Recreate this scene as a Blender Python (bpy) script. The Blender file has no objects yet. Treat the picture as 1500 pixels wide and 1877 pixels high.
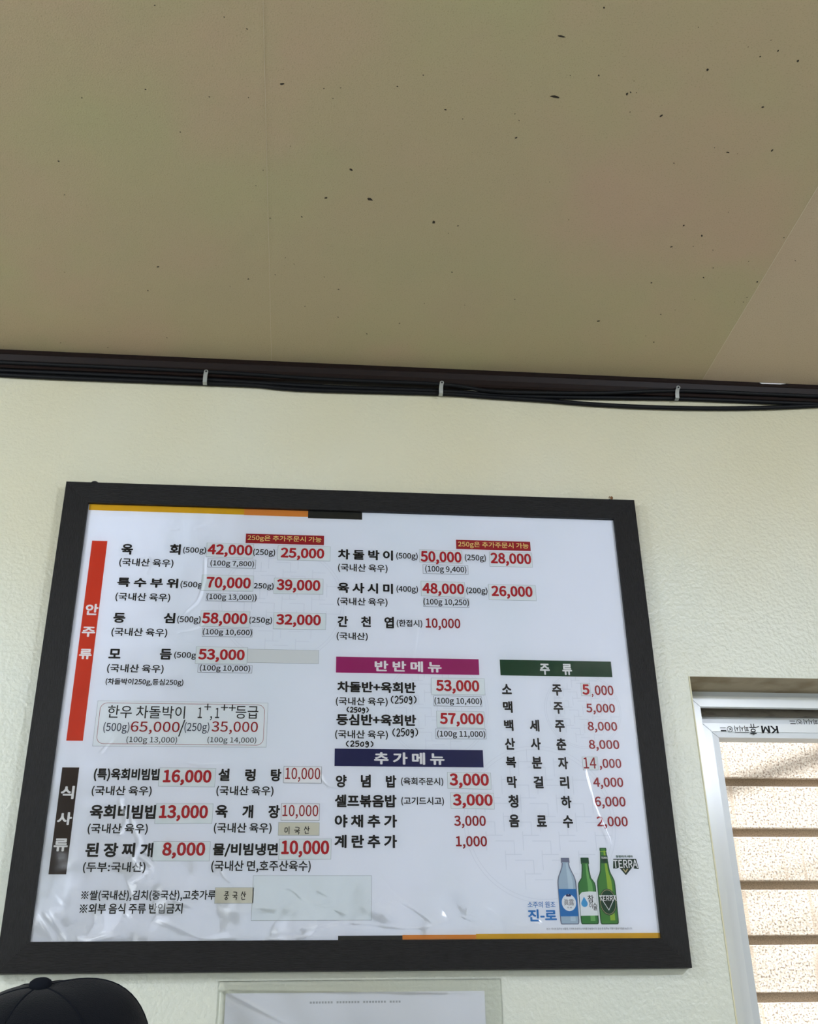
import bpy, bmesh, math, random
import numpy as np
from mathutils import Vector, Matrix, noise as mnoise

S = bpy.context.scene
COL = S.collection
# ------------------------------------------------------------------ camera
PITCH, YAW, ROLL = (math.radians(a) for a in (27.1176, 6.0733, -0.992))
CAM = Vector((0.5138, -2.114, 1.15))
def make_camera():
    cy, sy, cp, sp = math.cos(YAW), math.sin(YAW), math.cos(PITCH), math.sin(PITCH)
    fwd = Vector((sy*cp, cy*cp, sp)); right = Vector((cy, -sy, 0)); up = right.cross(fwd)
    c, s = math.cos(ROLL), math.sin(ROLL)
    r2 = right*c + up*s; u2 = up*c - right*s
    m = Matrix((r2, u2, -fwd)).transposed().to_4x4(); m.translation = CAM
    cam = bpy.data.cameras.new('camera'); o = bpy.data.objects.new('camera', cam)
    COL.objects.link(o); o.matrix_world = m
    cam.sensor_fit = 'VERTICAL'; cam.sensor_height = 24.0; cam.sensor_width = 24.0
    cam.lens = 24.0*1998.8/1877.0
    cam.clip_start = 0.02; cam.clip_end = 200
    S.camera = o
make_camera()
# ------------------------------------------------------------------ world, sun, lamps, exposure
def world():
    w = bpy.data.worlds.new('world'); S.world = w; w.use_nodes = True
    nt = w.node_tree; bg = nt.nodes['Background']
    sky = nt.nodes.new('ShaderNodeTexSky'); sky.sky_type = 'NISHITA'; sky.sun_disc = False
    sky.sun_elevation = math.radians(62); sky.sun_rotation = math.radians(200)
    sky.air_density = 1.0; sky.dust_density = 2.0
    nt.links.new(sky.outputs[0], bg.inputs[0]); bg.inputs[1].default_value = 0.14
world()
SUN_DIR = Vector((0.16, 0.42, -0.9)).normalized()       # direction the sunlight travels
def lamp(name, kind, loc, rot=None, energy=10, color=(1, 1, 1), **k):
    l = bpy.data.lights.new(name, kind); l.energy = energy; l.color = color
    for a, b in k.items(): setattr(l, a, b)
    o = bpy.data.objects.new(name, l); COL.objects.link(o); o.location = loc
    if rot: o.rotation_euler = rot
    return o
sun = lamp('sun', 'SUN', (0, 0, 8), energy=13.8, color=(1, .96, .93), angle=math.radians(1.2))
sun.rotation_euler = SUN_DIR.to_track_quat('-Z', 'Y').to_euler()
# the dining room's hanging lamps, behind and to either side of the photographer
lamp('hanging_lamp_right', 'POINT', (2.4, -2.7, 2.46), energy=102, color=(.888, .98, 1.14), shadow_soft_size=.09)
lamp('hanging_lamp_left', 'POINT', (-1.35, -1.75, 2.44), energy=60, color=(.888, .98, 1.14), shadow_soft_size=.09)
lamp('rear_fill_light', 'AREA', (-1.75, -5.1, 1.45), (math.radians(90), 0, 0), energy=50, color=(.92, 1, 1.1), shape='RECTANGLE', size=1.1, size_y=1.3)  # added fill light out of view, brightens the lower board
S.view_settings.view_transform = 'Standard'; S.view_settings.look = 'None'
S.view_settings.gamma = 1.0; S.view_settings.use_curve_mapping = False
S.view_settings.exposure = -0.10

# ------------------------------------------------------------------ helpers
def srgb(r, g, b):
    f = lambda c: (c/255/12.92) if c/255 <= .04045 else ((c/255+.055)/1.055)**2.4
    return (f(r), f(g), f(b), 1)
def mat(name, col, rough=.5, metal=0, spec=.5, coat=0, bump=None, vary=None, trans=0, ior=1.45, sheen=0):
    """bump=(scale,strength[,detail,stretch]); vary=(scale,colour2,lo,hi[,stretch])"""
    m = bpy.data.materials.new(name); m.use_nodes = True; nt = m.node_tree; b = nt.nodes['Principled BSDF']
    b.inputs['Base Color'].default_value = col; b.inputs['Roughness'].default_value = rough
    b.inputs['Metallic'].default_value = metal; b.inputs['Specular IOR Level'].default_value = spec
    b.inputs['Coat Weight'].default_value = coat; b.inputs['Transmission Weight'].default_value = trans
    b.inputs['IOR'].default_value = ior
    if sheen: b.inputs['Sheen Weight'].default_value = sheen
    tc = nt.nodes.new('ShaderNodeNewGeometry')
    def coord(stretch):
        mp = nt.nodes.new('ShaderNodeMapping'); mp.inputs['Scale'].default_value = stretch or (1, 1, 1)
        nt.links.new(tc.outputs['Position'], mp.inputs[0]); return mp.outputs[0]
    if vary:
        vs = vary if isinstance(vary, list) else [vary]
        last = None
        for v in vs:
            n = nt.nodes.new('ShaderNodeTexNoise'); n.inputs['Scale'].default_value = v[0]; n.inputs['Detail'].default_value = 5
            nt.links.new(coord(v[4] if len(v) > 4 else None), n.inputs['Vector'])
            r = nt.nodes.new('ShaderNodeMapRange'); r.inputs['From Min'].default_value = v[2]; r.inputs['From Max'].default_value = v[3]
            nt.links.new(n.outputs['Fac'], r.inputs['Value'])
            mx = nt.nodes.new('ShaderNodeMix'); mx.data_type = 'RGBA'
            if last is None: mx.inputs[6].default_value = col
            else: nt.links.new(last, mx.inputs[6])
            mx.inputs[7].default_value = v[1]; nt.links.new(r.outputs[0], mx.inputs[0]); last = mx.outputs[2]
        nt.links.new(last, b.inputs['Base Color'])
    if bump:
        n = nt.nodes.new('ShaderNodeTexNoise'); n.inputs['Scale'].default_value = bump[0]
        n.inputs['Detail'].default_value = bump[2] if len(bump) > 2 else 3
        nt.links.new(coord(bump[3] if len(bump) > 3 else None), n.inputs['Vector'])
        bp = nt.nodes.new('ShaderNodeBump'); bp.inputs['Strength'].default_value = bump[1]; bp.inputs['Distance'].default_value = .002
        nt.links.new(n.outputs['Fac'], bp.inputs['Height']); nt.links.new(bp.outputs[0], b.inputs['Normal'])
    return m
def clear_mat(name, tint=(1, 1, 1, 1), rough=.08, ior=1.5, bump=None, milk=0.0):
    m = bpy.data.materials.new(name); m.use_nodes = True; nt = m.node_tree; nt.nodes.clear()
    out = nt.nodes.new('ShaderNodeOutputMaterial'); t = nt.nodes.new('ShaderNodeBsdfTransparent'); t.inputs[0].default_value = tint
    g = nt.nodes.new('ShaderNodeBsdfGlossy'); g.inputs['Roughness'].default_value = rough
    fr = nt.nodes.new('ShaderNodeFresnel'); fr.inputs[0].default_value = ior
    mx = nt.nodes.new('ShaderNodeMixShader')
    if bump:
        geo = nt.nodes.new('ShaderNodeNewGeometry'); n = nt.nodes.new('ShaderNodeTexNoise'); n.inputs['Scale'].default_value = bump[0]
        nt.links.new(geo.outputs['Position'], n.inputs['Vector'])
        bp = nt.nodes.new('ShaderNodeBump'); bp.inputs['Strength'].default_value = bump[1]; bp.inputs['Distance'].default_value = .001
        nt.links.new(n.outputs['Fac'], bp.inputs['Height']); nt.links.new(bp.outputs[0], g.inputs['Normal']); nt.links.new(bp.outputs[0], fr.inputs['Normal'])
    base = t.outputs[0]
    if milk:
        d = nt.nodes.new('ShaderNodeBsdfDiffuse'); d.inputs[0].default_value = (.85, .88, .88, 1)
        m2 = nt.nodes.new('ShaderNodeMixShader'); m2.inputs[0].default_value = milk
        nt.links.new(t.outputs[0], m2.inputs[1]); nt.links.new(d.outputs[0], m2.inputs[2]); base = m2.outputs[0]
    nt.links.new(fr.outputs[0], mx.inputs[0]); nt.links.new(base, mx.inputs[1]); nt.links.new(g.outputs[0], mx.inputs[2])
    nt.links.new(mx.outputs[0], out.inputs[0])
    return m

WL = {}                                   # world location of every object made here
def tag(o, label=None, cat=None, group=None, kind=None):
    if label: o['label'] = label
    if cat: o['category'] = cat
    if group: o['group'] = group
    if kind: o['kind'] = kind
    return o
def place(o, w, parent):
    COL.objects.link(o); w = Vector(w)
    if parent is not None:
        o.parent = parent; o.location = w - WL[parent.name]
    else: o.location = w
    WL[o.name] = w
    return o
def empty(name, w):
    o = bpy.data.objects.new(name, None); o.empty_display_size = .05
    return place(o, w, None)
def obj(name, V, F, mats, parent=None, mi=None, smooth=False, origin=None):
    """one mesh object from world-space vertices; its origin goes to the centre of its bounding box"""
    A = np.array(V, dtype=float).reshape(-1, 3)
    c = Vector(origin) if origin is not None else Vector((A.min(0)+A.max(0))/2)
    me = bpy.data.meshes.new(name); me.from_pydata((A-np.array(c)).tolist(), [], F); me.update()
    if not isinstance(mats, (list, tuple)): mats = [mats]
    for m in mats: me.materials.append(m)
    if mi: me.polygons.foreach_set('material_index', mi)
    if smooth: me.polygons.foreach_set('use_smooth', [True]*len(me.polygons))
    return place(bpy.data.objects.new(name, me), c, parent)
class MB:
    def __init__(s): s.V = []; s.F = []; s.M = []
    def add(s, V, F, m=0):
        n = len(s.V); s.V += [tuple(v) for v in V]; s.F += [tuple(i+n for i in f) for f in F]; s.M += [m]*len(F); return s
    def box(s, x0, x1, y0, y1, z0, z1, m=0):
        V = [(x, y, z) for x in (x0, x1) for y in (y0, y1) for z in (z0, z1)]
        return s.add(V, [(0, 1, 3, 2), (4, 6, 7, 5), (0, 4, 5, 1), (2, 3, 7, 6), (0, 2, 6, 4), (1, 5, 7, 3)], m)
    def prism(s, P, y0, y1, m=0):
        """polygon P of (x,z), counter-clockwise seen from -y, between y0 (front) and y1"""
        n = len(P); V = [(x, y0, z) for x, z in P]+[(x, y1, z) for x, z in P]
        F = [tuple(range(n)), tuple(range(2*n-1, n-1, -1))]+[(i, i+n, (i+1) % n+n, (i+1) % n) for i in range(n)]
        return s.add(V, F, m)
    def extr_x(s, P, x0, x1, m=0):
        n = len(P); V = [(x0, y, z) for y, z in P]+[(x1, y, z) for y, z in P]
        F = [tuple(range(n-1, -1, -1)), tuple(range(n, 2*n))]+[(i, (i+1) % n, (i+1) % n+n, i+n) for i in range(n)]
        return s.add(V, F, m)
    def tube(s, pts, r, seg=10, m=0, cap=True):
        P = [Vector(p) for p in pts]; R = r if isinstance(r, (list, tuple)) else [r]*len(P)
        V = []; F = []
        for i, p in enumerate(P):
            t = (P[min(i+1, len(P)-1)]-P[max(i-1, 0)]).normalized()
            a = Vector((0, 0, 1)) if abs(t.z) < .9 else Vector((0, 1, 0))
            u = t.cross(a).normalized(); v = u.cross(t)
            for k in range(seg):
                an = 2*math.pi*k/seg; V.append(p+(u*math.cos(an)+v*math.sin(an))*R[i])
        for i in range(len(P)-1):
            for k in range(seg):
                F.append((i*seg+k, i*seg+(k+1) % seg, (i+1)*seg+(k+1) % seg, (i+1)*seg+k))
        if cap: F += [tuple(range(seg-1, -1, -1)), tuple(range((len(P)-1)*seg, len(P)*seg))]
        return s.add(V, F, m)
    def build(s, name, mats, parent=None, smooth=False, origin=None):
        o = obj(name, s.V, s.F, mats, parent, s.M, smooth, origin)
        bm = bmesh.new(); bm.from_mesh(o.data); bmesh.ops.recalc_face_normals(bm, faces=bm.faces); bm.to_mesh(o.data); bm.free()
        return o
def spline(pts, n=8):
    P = [Vector(p) for p in pts]; out = []
    for i in range(len(P)-1):
        p0, p1, p2, p3 = P[max(i-1, 0)], P[i], P[i+1], P[min(i+2, len(P)-1)]
        for k in range(n):
            t = k/n; out.append(.5*((2*p1)+(p2-p0)*t+(2*p0-5*p1+4*p2-p3)*t*t+(3*p1-p0-3*p2+p3)*t**3))
    out.append(P[-1]); return out
def bevel(o, w=.001, seg=2):
    md = o.modifiers.new('bevel', 'BEVEL'); md.width = w; md.segments = seg; md.limit_method = 'ANGLE'; return o

# lettering table: style, text, x0, z0, x1, z1 in millimetres on the sheet
TEXT = [
 ('Y','250g은 추가주문시 가능',391.5,2160.3,549.3,2175.6),
 ('B','육',130.6,2121.6,154.5,2146.3),
 ('B','회',230.3,2124.1,253.2,2149.0),
 ('N','(500g)',258.3,2126.2,306.2,2143.7),
 ('N','(250g)',405.1,2124.8,451.5,2143.8),
 ('N','(국내산 육우)',129.3,2093.2,240.8,2113.4),
 ('B','특 수 부 위',130.0,2048.1,254.2,2069.5),
 ('N','(500g',259.0,2046.9,304.6,2064.9),
 ('N','250g)',410.2,2048.2,451.4,2065.1),
 ('N','(국내산 육우)',129.7,2015.6,240.6,2035.5),
 ('B','등',130.3,1968.7,154.4,1990.4),
 ('B','심',231.1,1970.1,254.3,1992.8),
 ('N','(500g)',258.6,1968.8,305.9,1987.6),
 ('N','(250g)',404.6,1971.3,451.5,1988.6),
 ('N','(국내산 육우)',129.9,1938.7,241.0,1958.3),
 ('B','모',129.5,1892.6,153.2,1912.9),
 ('B','듬',230.2,1892.2,253.9,1915.0),
 ('N','(500g',258.8,1893.1,302.6,1909.9),
 ('N','(국내산 육우)',129.6,1861.8,240.4,1881.1),
 ('W','안',73.0,1984.2,98.5,2008.9),
 ('W','주',71.4,1937.3,97.8,1959.0),
 ('W','류',71.8,1890.0,96.5,1911.8),
 ('Y','250g은 추가주문시 가능',845.8,2159.2,1001.4,2175.0),
 ('B','차 돌 박 이',585.0,2123.9,703.3,2148.0),
 ('N','(500g)',710.3,2125.5,756.8,2144.4),
 ('N','(250g)',859.4,2125.5,905.5,2144.6),
 ('N','(국내산 육우)',585.5,2094.0,691.4,2114.1),
 ('B','육 사 시 미',585.1,2046.4,702.6,2070.2),
 ('N','(400g)',710.0,2048.3,755.8,2066.8),
 ('N','(200g)',859.3,2048.5,905.2,2067.1),
 ('N','(국내산 육우)',585.2,2016.9,690.9,2036.2),
 ('B','간',586.2,1970.1,608.1,1994.6),
 ('B','천',635.1,1971.2,655.8,1994.8),
 ('B','엽',683.7,1969.2,703.8,1994.9),
 ('N','(한접시)',709.6,1971.6,763.3,1989.5),
 ('p','10,000',770.5,1967.3,843.9,1993.9),
 ('N','(국내산)',584.9,1940.2,649.3,1958.6),
 ('W','반 반 메 뉴',663.5,1875.0,801.3,1898.2),
 ('B','차돌반+육회반',587.8,1830.0,747.5,1853.1),
 ('N','(국내산 육우)',585.4,1801.2,689.8,1820.0),
 ('B','등심반+육회반',586.9,1762.0,746.8,1785.4),
 ('N','(국내산 육우)',585.0,1733.6,689.8,1752.6),
 ('W','추 가 메 뉴',662.1,1684.7,801.5,1708.8),
 ('B','양',587.6,1639.3,608.8,1663.5),
 ('B','념',636.3,1639.6,655.6,1664.6),
 ('B','밥',685.1,1639.5,705.6,1663.6),
 ('M','(육회주문시)',714.7,1643.0,797.8,1659.6),
 ('B','셀프볶음밥',586.5,1601.3,705.6,1625.8),
 ('M','(고기드시고)',714.7,1605.0,798.1,1622.0),
 ('B','야 채 추 가',586.6,1563.3,706.2,1587.6),
 ('p','3,000',816.7,1562.6,878.4,1586.8),
 ('B','계 란 추 가',586.8,1525.4,705.8,1549.9),
 ('p','1,000',818.6,1524.4,878.9,1548.4),
 ('W','주',1006.7,1874.0,1027.5,1898.2),
 ('W','류',1053.8,1874.3,1074.5,1898.6),
 ('B','소',924.3,1831.1,944.8,1853.0),
 ('B','주',1028.9,1829.5,1049.4,1853.8),
 ('p','000',1118.7,1832.1,1158.1,1853.4),
 ('p',',',1111.4,1827.7,1114.9,1834.6),
 ('B','맥',924.6,1791.9,944.3,1816.5),
 ('B','주',1029.0,1791.3,1049.3,1816.2),
 ('p','5,000',1097.1,1791.0,1157.5,1814.0),
 ('B','백',924.7,1754.7,943.8,1777.8),
 ('B','세',977.3,1754.0,996.9,1778.5),
 ('B','주',1029.2,1753.7,1049.3,1778.3),
 ('p','8,000',1096.8,1753.3,1158.1,1776.0),
 ('B','산',924.1,1716.5,944.9,1740.6),
 ('B','사',976.8,1716.6,997.3,1741.2),
 ('B','춘',1029.0,1716.7,1049.4,1741.0),
 ('p','8,000',1095.7,1715.7,1158.6,1738.6),
 ('B','복',924.0,1680.3,945.1,1702.7),
 ('B','분',976.5,1679.0,997.3,1703.2),
 ('B','자',1029.6,1678.1,1049.8,1702.9),
 ('p',',000',1113.6,1677.3,1158.6,1700.6),
 ('B','막',924.4,1640.3,944.4,1664.1),
 ('B','걸',977.3,1640.2,997.1,1664.1),
 ('B','리',1030.5,1639.7,1048.7,1664.5),
 ('p','4,000',1097.5,1639.6,1158.5,1662.9),
 ('B','청',924.9,1602.2,944.6,1627.4),
 ('B','하',1029.6,1601.9,1050.3,1625.9),
 ('p','6,000',1097.0,1601.2,1159.2,1625.1),
 ('B','음',924.0,1565.2,944.4,1589.5),
 ('B','료',978.2,1566.2,998.1,1588.1),
 ('B','수',1030.1,1563.9,1050.1,1588.4),
 ('p','2,000',1097.7,1563.0,1159.4,1586.6),
 ('M','(차돌박이250g,등심250g)',129.7,1836.2,281.4,1851.5),
 ('W','식',70.9,1613.8,95.6,1638.6),
 ('W','사',70.6,1566.1,97.2,1589.7),
 ('W','류',70.4,1518.6,95.9,1541.8),
 ('B','(특)육회비빔밥',128.0,1647.4,253.2,1672.6),
 ('B','설',361.9,1649.9,383.6,1673.9),
 ('B','렁',413.0,1649.6,433.0,1673.6),
 ('B','탕',462.0,1649.9,482.5,1674.1),
 ('N','(국내산 육우)',127.4,1619.1,238.9,1639.1),
 ('N','(국내산 육우)',360.3,1620.6,468.7,1640.8),
 ('B','육회비빔밥',128.5,1577.5,253.5,1603.8),
 ('B','육',360.8,1580.3,384.0,1604.4),
 ('B','개',411.4,1579.8,431.9,1604.7),
 ('B','장',460.4,1580.0,482.2,1604.9),
 ('N','(국내산 육우)',128.2,1548.7,238.1,1569.1),
 ('N','(국내산 육우)',360.0,1550.8,467.9,1571.4),
 ('B','된 장 찌 개',128.4,1508.3,251.8,1534.2),
 ('B','물/비빔냉면',360.7,1509.3,481.3,1534.0),
 ('N','(두부:국내산)',127.8,1479.7,240.2,1499.8),
 ('N','(국내산 면,호주산육수)',359.8,1481.1,543.5,1502.8),
 ('M','※쌀(국내산),김치(중국산),고춧가루',130.6,1431.2,371.1,1450.3),
 ('M','※외부 음식 주류 반입금지',130.6,1409.4,313.2,1427.5),
 ('U','소주의 원조',950.4,1417.8,1003.0,1428.9),
 ('UB','진-로',950.0,1393.5,1004.4,1414.9),
 ('G','경고 : 지나친 음주는 뇌졸중, 기억력 손상이나 치매를 유발합니다. 임신 중 음주는 기형아 출생 위험을 높입니다.',982.9,1378.1,1146.9,1382.3),
]
STICKERS = [
 ('tape',306.6,2120.8,405.5,2154.1,[('P','42,000', 309.2, 2121.6, 403.4, 2151.5)]),
 ('tape',456.8,2118.5,568.7,2153.0,[('P','25,000', 463.4, 2119.0, 555.8, 2147.8)]),
 ('box',311.5,2097.3,411.8,2117.5,[('N','(100g 7,800)', 317.2, 2098.0, 408.2, 2114.6)]),
 ('tape',301.5,2044.5,409.2,2080.2,[('P','70,000', 312.0, 2045.2, 403.7, 2075.8)]),
 ('tape',451.8,2041.4,555.0,2077.1,[('P','39,000', 457.5, 2043.8, 549.0, 2074.2)]),
 ('box',313.3,2021.2,415.1,2038.6,[('N','(100g 13,000))', 314.6, 2021.3, 417.4, 2037.8)]),
 ('tape',305.2,1964.5,405.5,1999.6,[('P','58,000', 308.2, 1966.0, 400.8, 1995.5)]),
 ('tape',454.2,1962.6,562.1,1999.0,[('P','32,000', 459.8, 1966.9, 551.8, 1995.7)]),
 ('box',311.0,1943.2,412.3,1961.1,[('N','(100g 10,600)', 312.2, 1944.0, 411.9, 1960.3)]),
 ('tape',301.3,1885.0,405.0,1921.3,[('P','53,000', 306.6, 1888.5, 399.5, 1916.5)]),
 ('dull',404.8,1889.0,549.3,1918.1,[]),
 ('box',307.8,1866.5,415.8,1883.2,[('N','(100g 10,000)', 311.6, 1867.2, 411.9, 1882.9)]),
 ('tape',760.3,2121.9,853.6,2152.3,[('P','50,000', 762.7, 2117.6, 852.0, 2149.2)]),
 ('tape',913.2,2116.7,1007.5,2151.6,[('P','28,000', 915.6, 2118.3, 1005.1, 2149.5)]),
 ('box',767.4,2095.7,865.4,2117.2,[('N','(100g 9,400)', 772.2, 2096.6, 861.5, 2115.3)]),
 ('tape',762.2,2043.1,856.5,2078.1,[('P','48,000', 765.0, 2044.1, 855.0, 2074.0)]),
 ('tape',907.5,2038.7,1010.5,2074.7,[('P','26,000', 913.7, 2041.6, 1002.9, 2071.7)]),
 ('box',766.7,2019.6,864.2,2039.8,[('N','(100g 10,250)', 767.1, 2020.6, 863.8, 2038.8)]),
 ('tape',779.2,1828.0,889.2,1863.6,[('P','53,000', 788.5, 1830.1, 877.9, 1859.6)]),
 ('box',783.2,1804.0,881.6,1825.6,[('N','(100g 10,400)', 784.6, 1805.5, 881.2, 1822.6)]),
 ('tape',788.0,1759.3,885.4,1793.9,[('P','57,000', 794.5, 1761.8, 883.6, 1790.2)]),
 ('box',785.3,1736.8,887.3,1757.6,[('N','(100g 11,000)', 788.1, 1737.8, 885.4, 1754.4)]),
 ('tape',806.0,1638.1,892.7,1670.3,[('P','3,000', 810.0, 1639.0, 888.2, 1668.4)]),
 ('tape',811.1,1599.6,896.7,1630.5,[('P','3,000', 815.3, 1600.5, 893.9, 1628.2)]),
 ('tape',1090.1,1829.9,1109.6,1857.6,[('P','5', 1092.1, 1832.2, 1107.5, 1854.9)]),
 ('tape',1079.3,1677.4,1110.9,1704.0,[('t','14', 1081.4, 1680.2, 1107.2, 1702.5)]),
 ('tape',250.1,1638.5,356.8,1674.5,[('P','16,000', 257.9, 1640.7, 349.2, 1670.8)]),
 ('white',486.7,1646.8,560.1,1679.3,[('t','10,000', 489.9, 1649.0, 557.4, 1676.6)]),
 ('tape',249.5,1569.3,356.1,1606.7,[('P','13,000', 256.3, 1573.6, 347.1, 1603.8)]),
 ('white',484.5,1575.9,557.5,1608.0,[('t','10,000', 487.2, 1578.9, 555.2, 1605.1)]),
 ('tape',250.6,1501.4,355.6,1536.9,[('P','8,000', 268.1, 1505.6, 346.7, 1535.2)]),
 ('tape',482.9,1504.4,581.1,1542.2,[('P','10,000', 487.5, 1508.0, 577.3, 1539.3)]),
 ('big',118.9,1715.5,451.1,1805.5,[('T','한우 차돌박이', 140.3, 1770.7, 289.5, 1796.3), ('T','1', 314.5, 1772.7, 322.8, 1794.1), ('T','+', 326.1, 1788.9, 339.3, 1802.2), ('T',',', 338.6, 1768.3, 342.6, 1776.9), ('T','1', 348.2, 1773.2, 356.4, 1793.8), ('T','+', 358.5, 1788.5, 372.3, 1801.1), ('T','+', 373.9, 1787.9, 387.7, 1800.6), ('T','등급', 387.9, 1772.6, 432.4, 1798.4), ('V','(500g)', 135.7, 1739.6, 185.2, 1762.4), ('t','65,000', 187.6, 1739.2, 281.4, 1764.6), ('T','/', 279.8, 1735.5, 291.5, 1769.0), ('V','(250g)', 290.7, 1741.5, 338.7, 1764.4), ('t','35,000', 343.1, 1741.1, 433.1, 1766.7), ('T','(100g 13,000)', 181.9, 1719.8, 278.4, 1735.0), ('T','(100g 14,000)', 336.8, 1721.5, 431.0, 1736.0)]),
 ('beige',480.3,1548.2,558.1,1572.7,[('H','미국산', 488.7, 1551.1, 543.2, 1564.7)]),
 ('beige',369.6,1426.6,440.5,1454.8,[('H','중국산', 383.0, 1432.9, 429.1, 1447.2)]),
 ('blank',437.6,1396.7,657.3,1475.9,[]),
 ('none',554.9,1920.4,555.2,1920.6,[('H','(250g)', 694.3, 1809.5, 749.8, 1824.2), ('H','(250g)', 606.1, 1789.2, 652.6, 1798.9), ('H','(250g)', 697.1, 1741.6, 751.7, 1756.5), ('H','(250g)', 605.0, 1719.8, 662.6, 1730.2)]),
]
RIDGES = [(1.2,4,[(307,2115),(309,2080),(307,2055),(298,2020),(277,1997)]),
(.9,3,[(313,1971),(295,1958),(261,1951)]),
(.5,2,[(316,2094),(410,2102),(466,2102),(477,2094),(480,2074)]),
(.4,2,[(379,2091),(379,2057),(374,2039)]),
(.5,2,[(541,2078),(541,2099),(582,2103)]),
(.5,2,[(414,2023),(469,2023),(478,2014),(478,2000)]),
(.5,2,[(543,2005),(544,2022),(583,2025)]),
(.5,2,[(410,1944),(472,1945),(481,1937),(480,1919)]),
(.5,2,[(379,2018),(379,1997)]),
(.6,3,[(56,2130),(92,2120),(126,2122),(157,2130)]),
(.6,3,[(185,2120),(190,2103),(185,2081)]),
(1.2,3,[(306,1686),(334,1682),(370,1686)]),
(.5,2,[(382,1805),(382,1826),(477,1828),(479,1798),(458,1796)]),
(.5,2,[(377,1801),(379,1767),(495,1768),(494,1802),(446,1802)]),
(2.0,9,[(202,1596),(220,1560),(229,1535),(221,1507),(241,1486)]),
(1.6,7,[(186,1611),(200,1578),(192,1553)]),
(1.4,6,[(238,1521),(261,1500),(249,1479)]),
(1.2,3,[(382,1486),(386,1475),(398,1466)]),
(1.2,4,[(560,1662),(573,1647),(590,1643)]),
(.9,3,[(139,1704),(149,1719),(155,1725)]),
(1.2,4,[(560,1665),(575,1644),(598,1644),(616,1650)]),
(2.0,7,[(270,1401),(303,1390),(350,1369),(400,1370),(468,1367),(528,1370),(555,1389)]),
(1.6,6,[(46,1424),(69,1400),(93,1366)]),
(1.6,7,[(81,1413),(97,1391),(115,1368)]),
(1.4,6,[(123,1376),(157,1368),(210,1378)]),
(1.4,4,[(88,1441),(101,1428)]),
(1.4,6,[(215,1412),(244,1391),(251,1393)]),
(1.6,8,[(219,1465),(253,1492),(233,1510)]),
(1.2,5,[(304,1434),(332,1423)]),
(1.2,3,[(488,1451),(511,1452),(535,1434),(573,1422),(610,1409)]),
(1.2,4,[(443,1423),(480,1418),(498,1431)]),
(.9,4,[(560,1449),(577,1442)]),
(1.2,5,[(528,1370),(583,1385),(676,1382)]),
(1.0,4,[(667,1426),(676,1442)]),
(1.3,5,[(676,1471),(717,1432),(777,1393)]),
(1.3,5,[(536,1385),(616,1394),(736,1384),(828,1403)]),
(1.0,4,[(800,1480),(840,1441),(828,1384)]),
(1.3,5,[(860,1422),(920,1393),(971,1383)]),
(1.2,3,[(755,1979),(750,1939),(738,1871)]),
(.8,3,[(864,2007),(877,1982),(879,1927)]),
(.7,4,[(1043,1948),(1086,1936),(1166,1921)]),
(.7,3,[(1151,2114),(1168,2077),(1133,2029)]),
(1.2,3,[(1082,1677),(1088,1640),(1094,1610),(1104,1579),(1117,1541)]),
(.6,3,[(1159,1909),(1174,1887)]),
(1.3,2.5,[(960,1467),(969,1486),(978,1506)]),
(1.3,2.5,[(989,1465),(995,1492),(1004,1522)]),
(1.1,3,[(1103,1576),(1112,1553),(1120,1532)]),
(.9,3,[(950,1488),(954,1482)]),
(.8,4,[(1129,1452),(1139,1461),(1165,1479)]),
(1.2,5,[(954,1375),(973,1382),(967,1390)]),
(.7,3,[(828,1404),(852,1394),(890,1386)]),
(1.0,5,[(924,1445),(944,1409),(970,1389)]),
(1.0,3,[(659,2189),(666,2183)]),
(1.0,3,[(223,2181),(242,2185)]),
(1.0,3,[(278,2188),(294,2191)]),
(1.0,3,[(312,2211),(323,2207)]),
]
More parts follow.
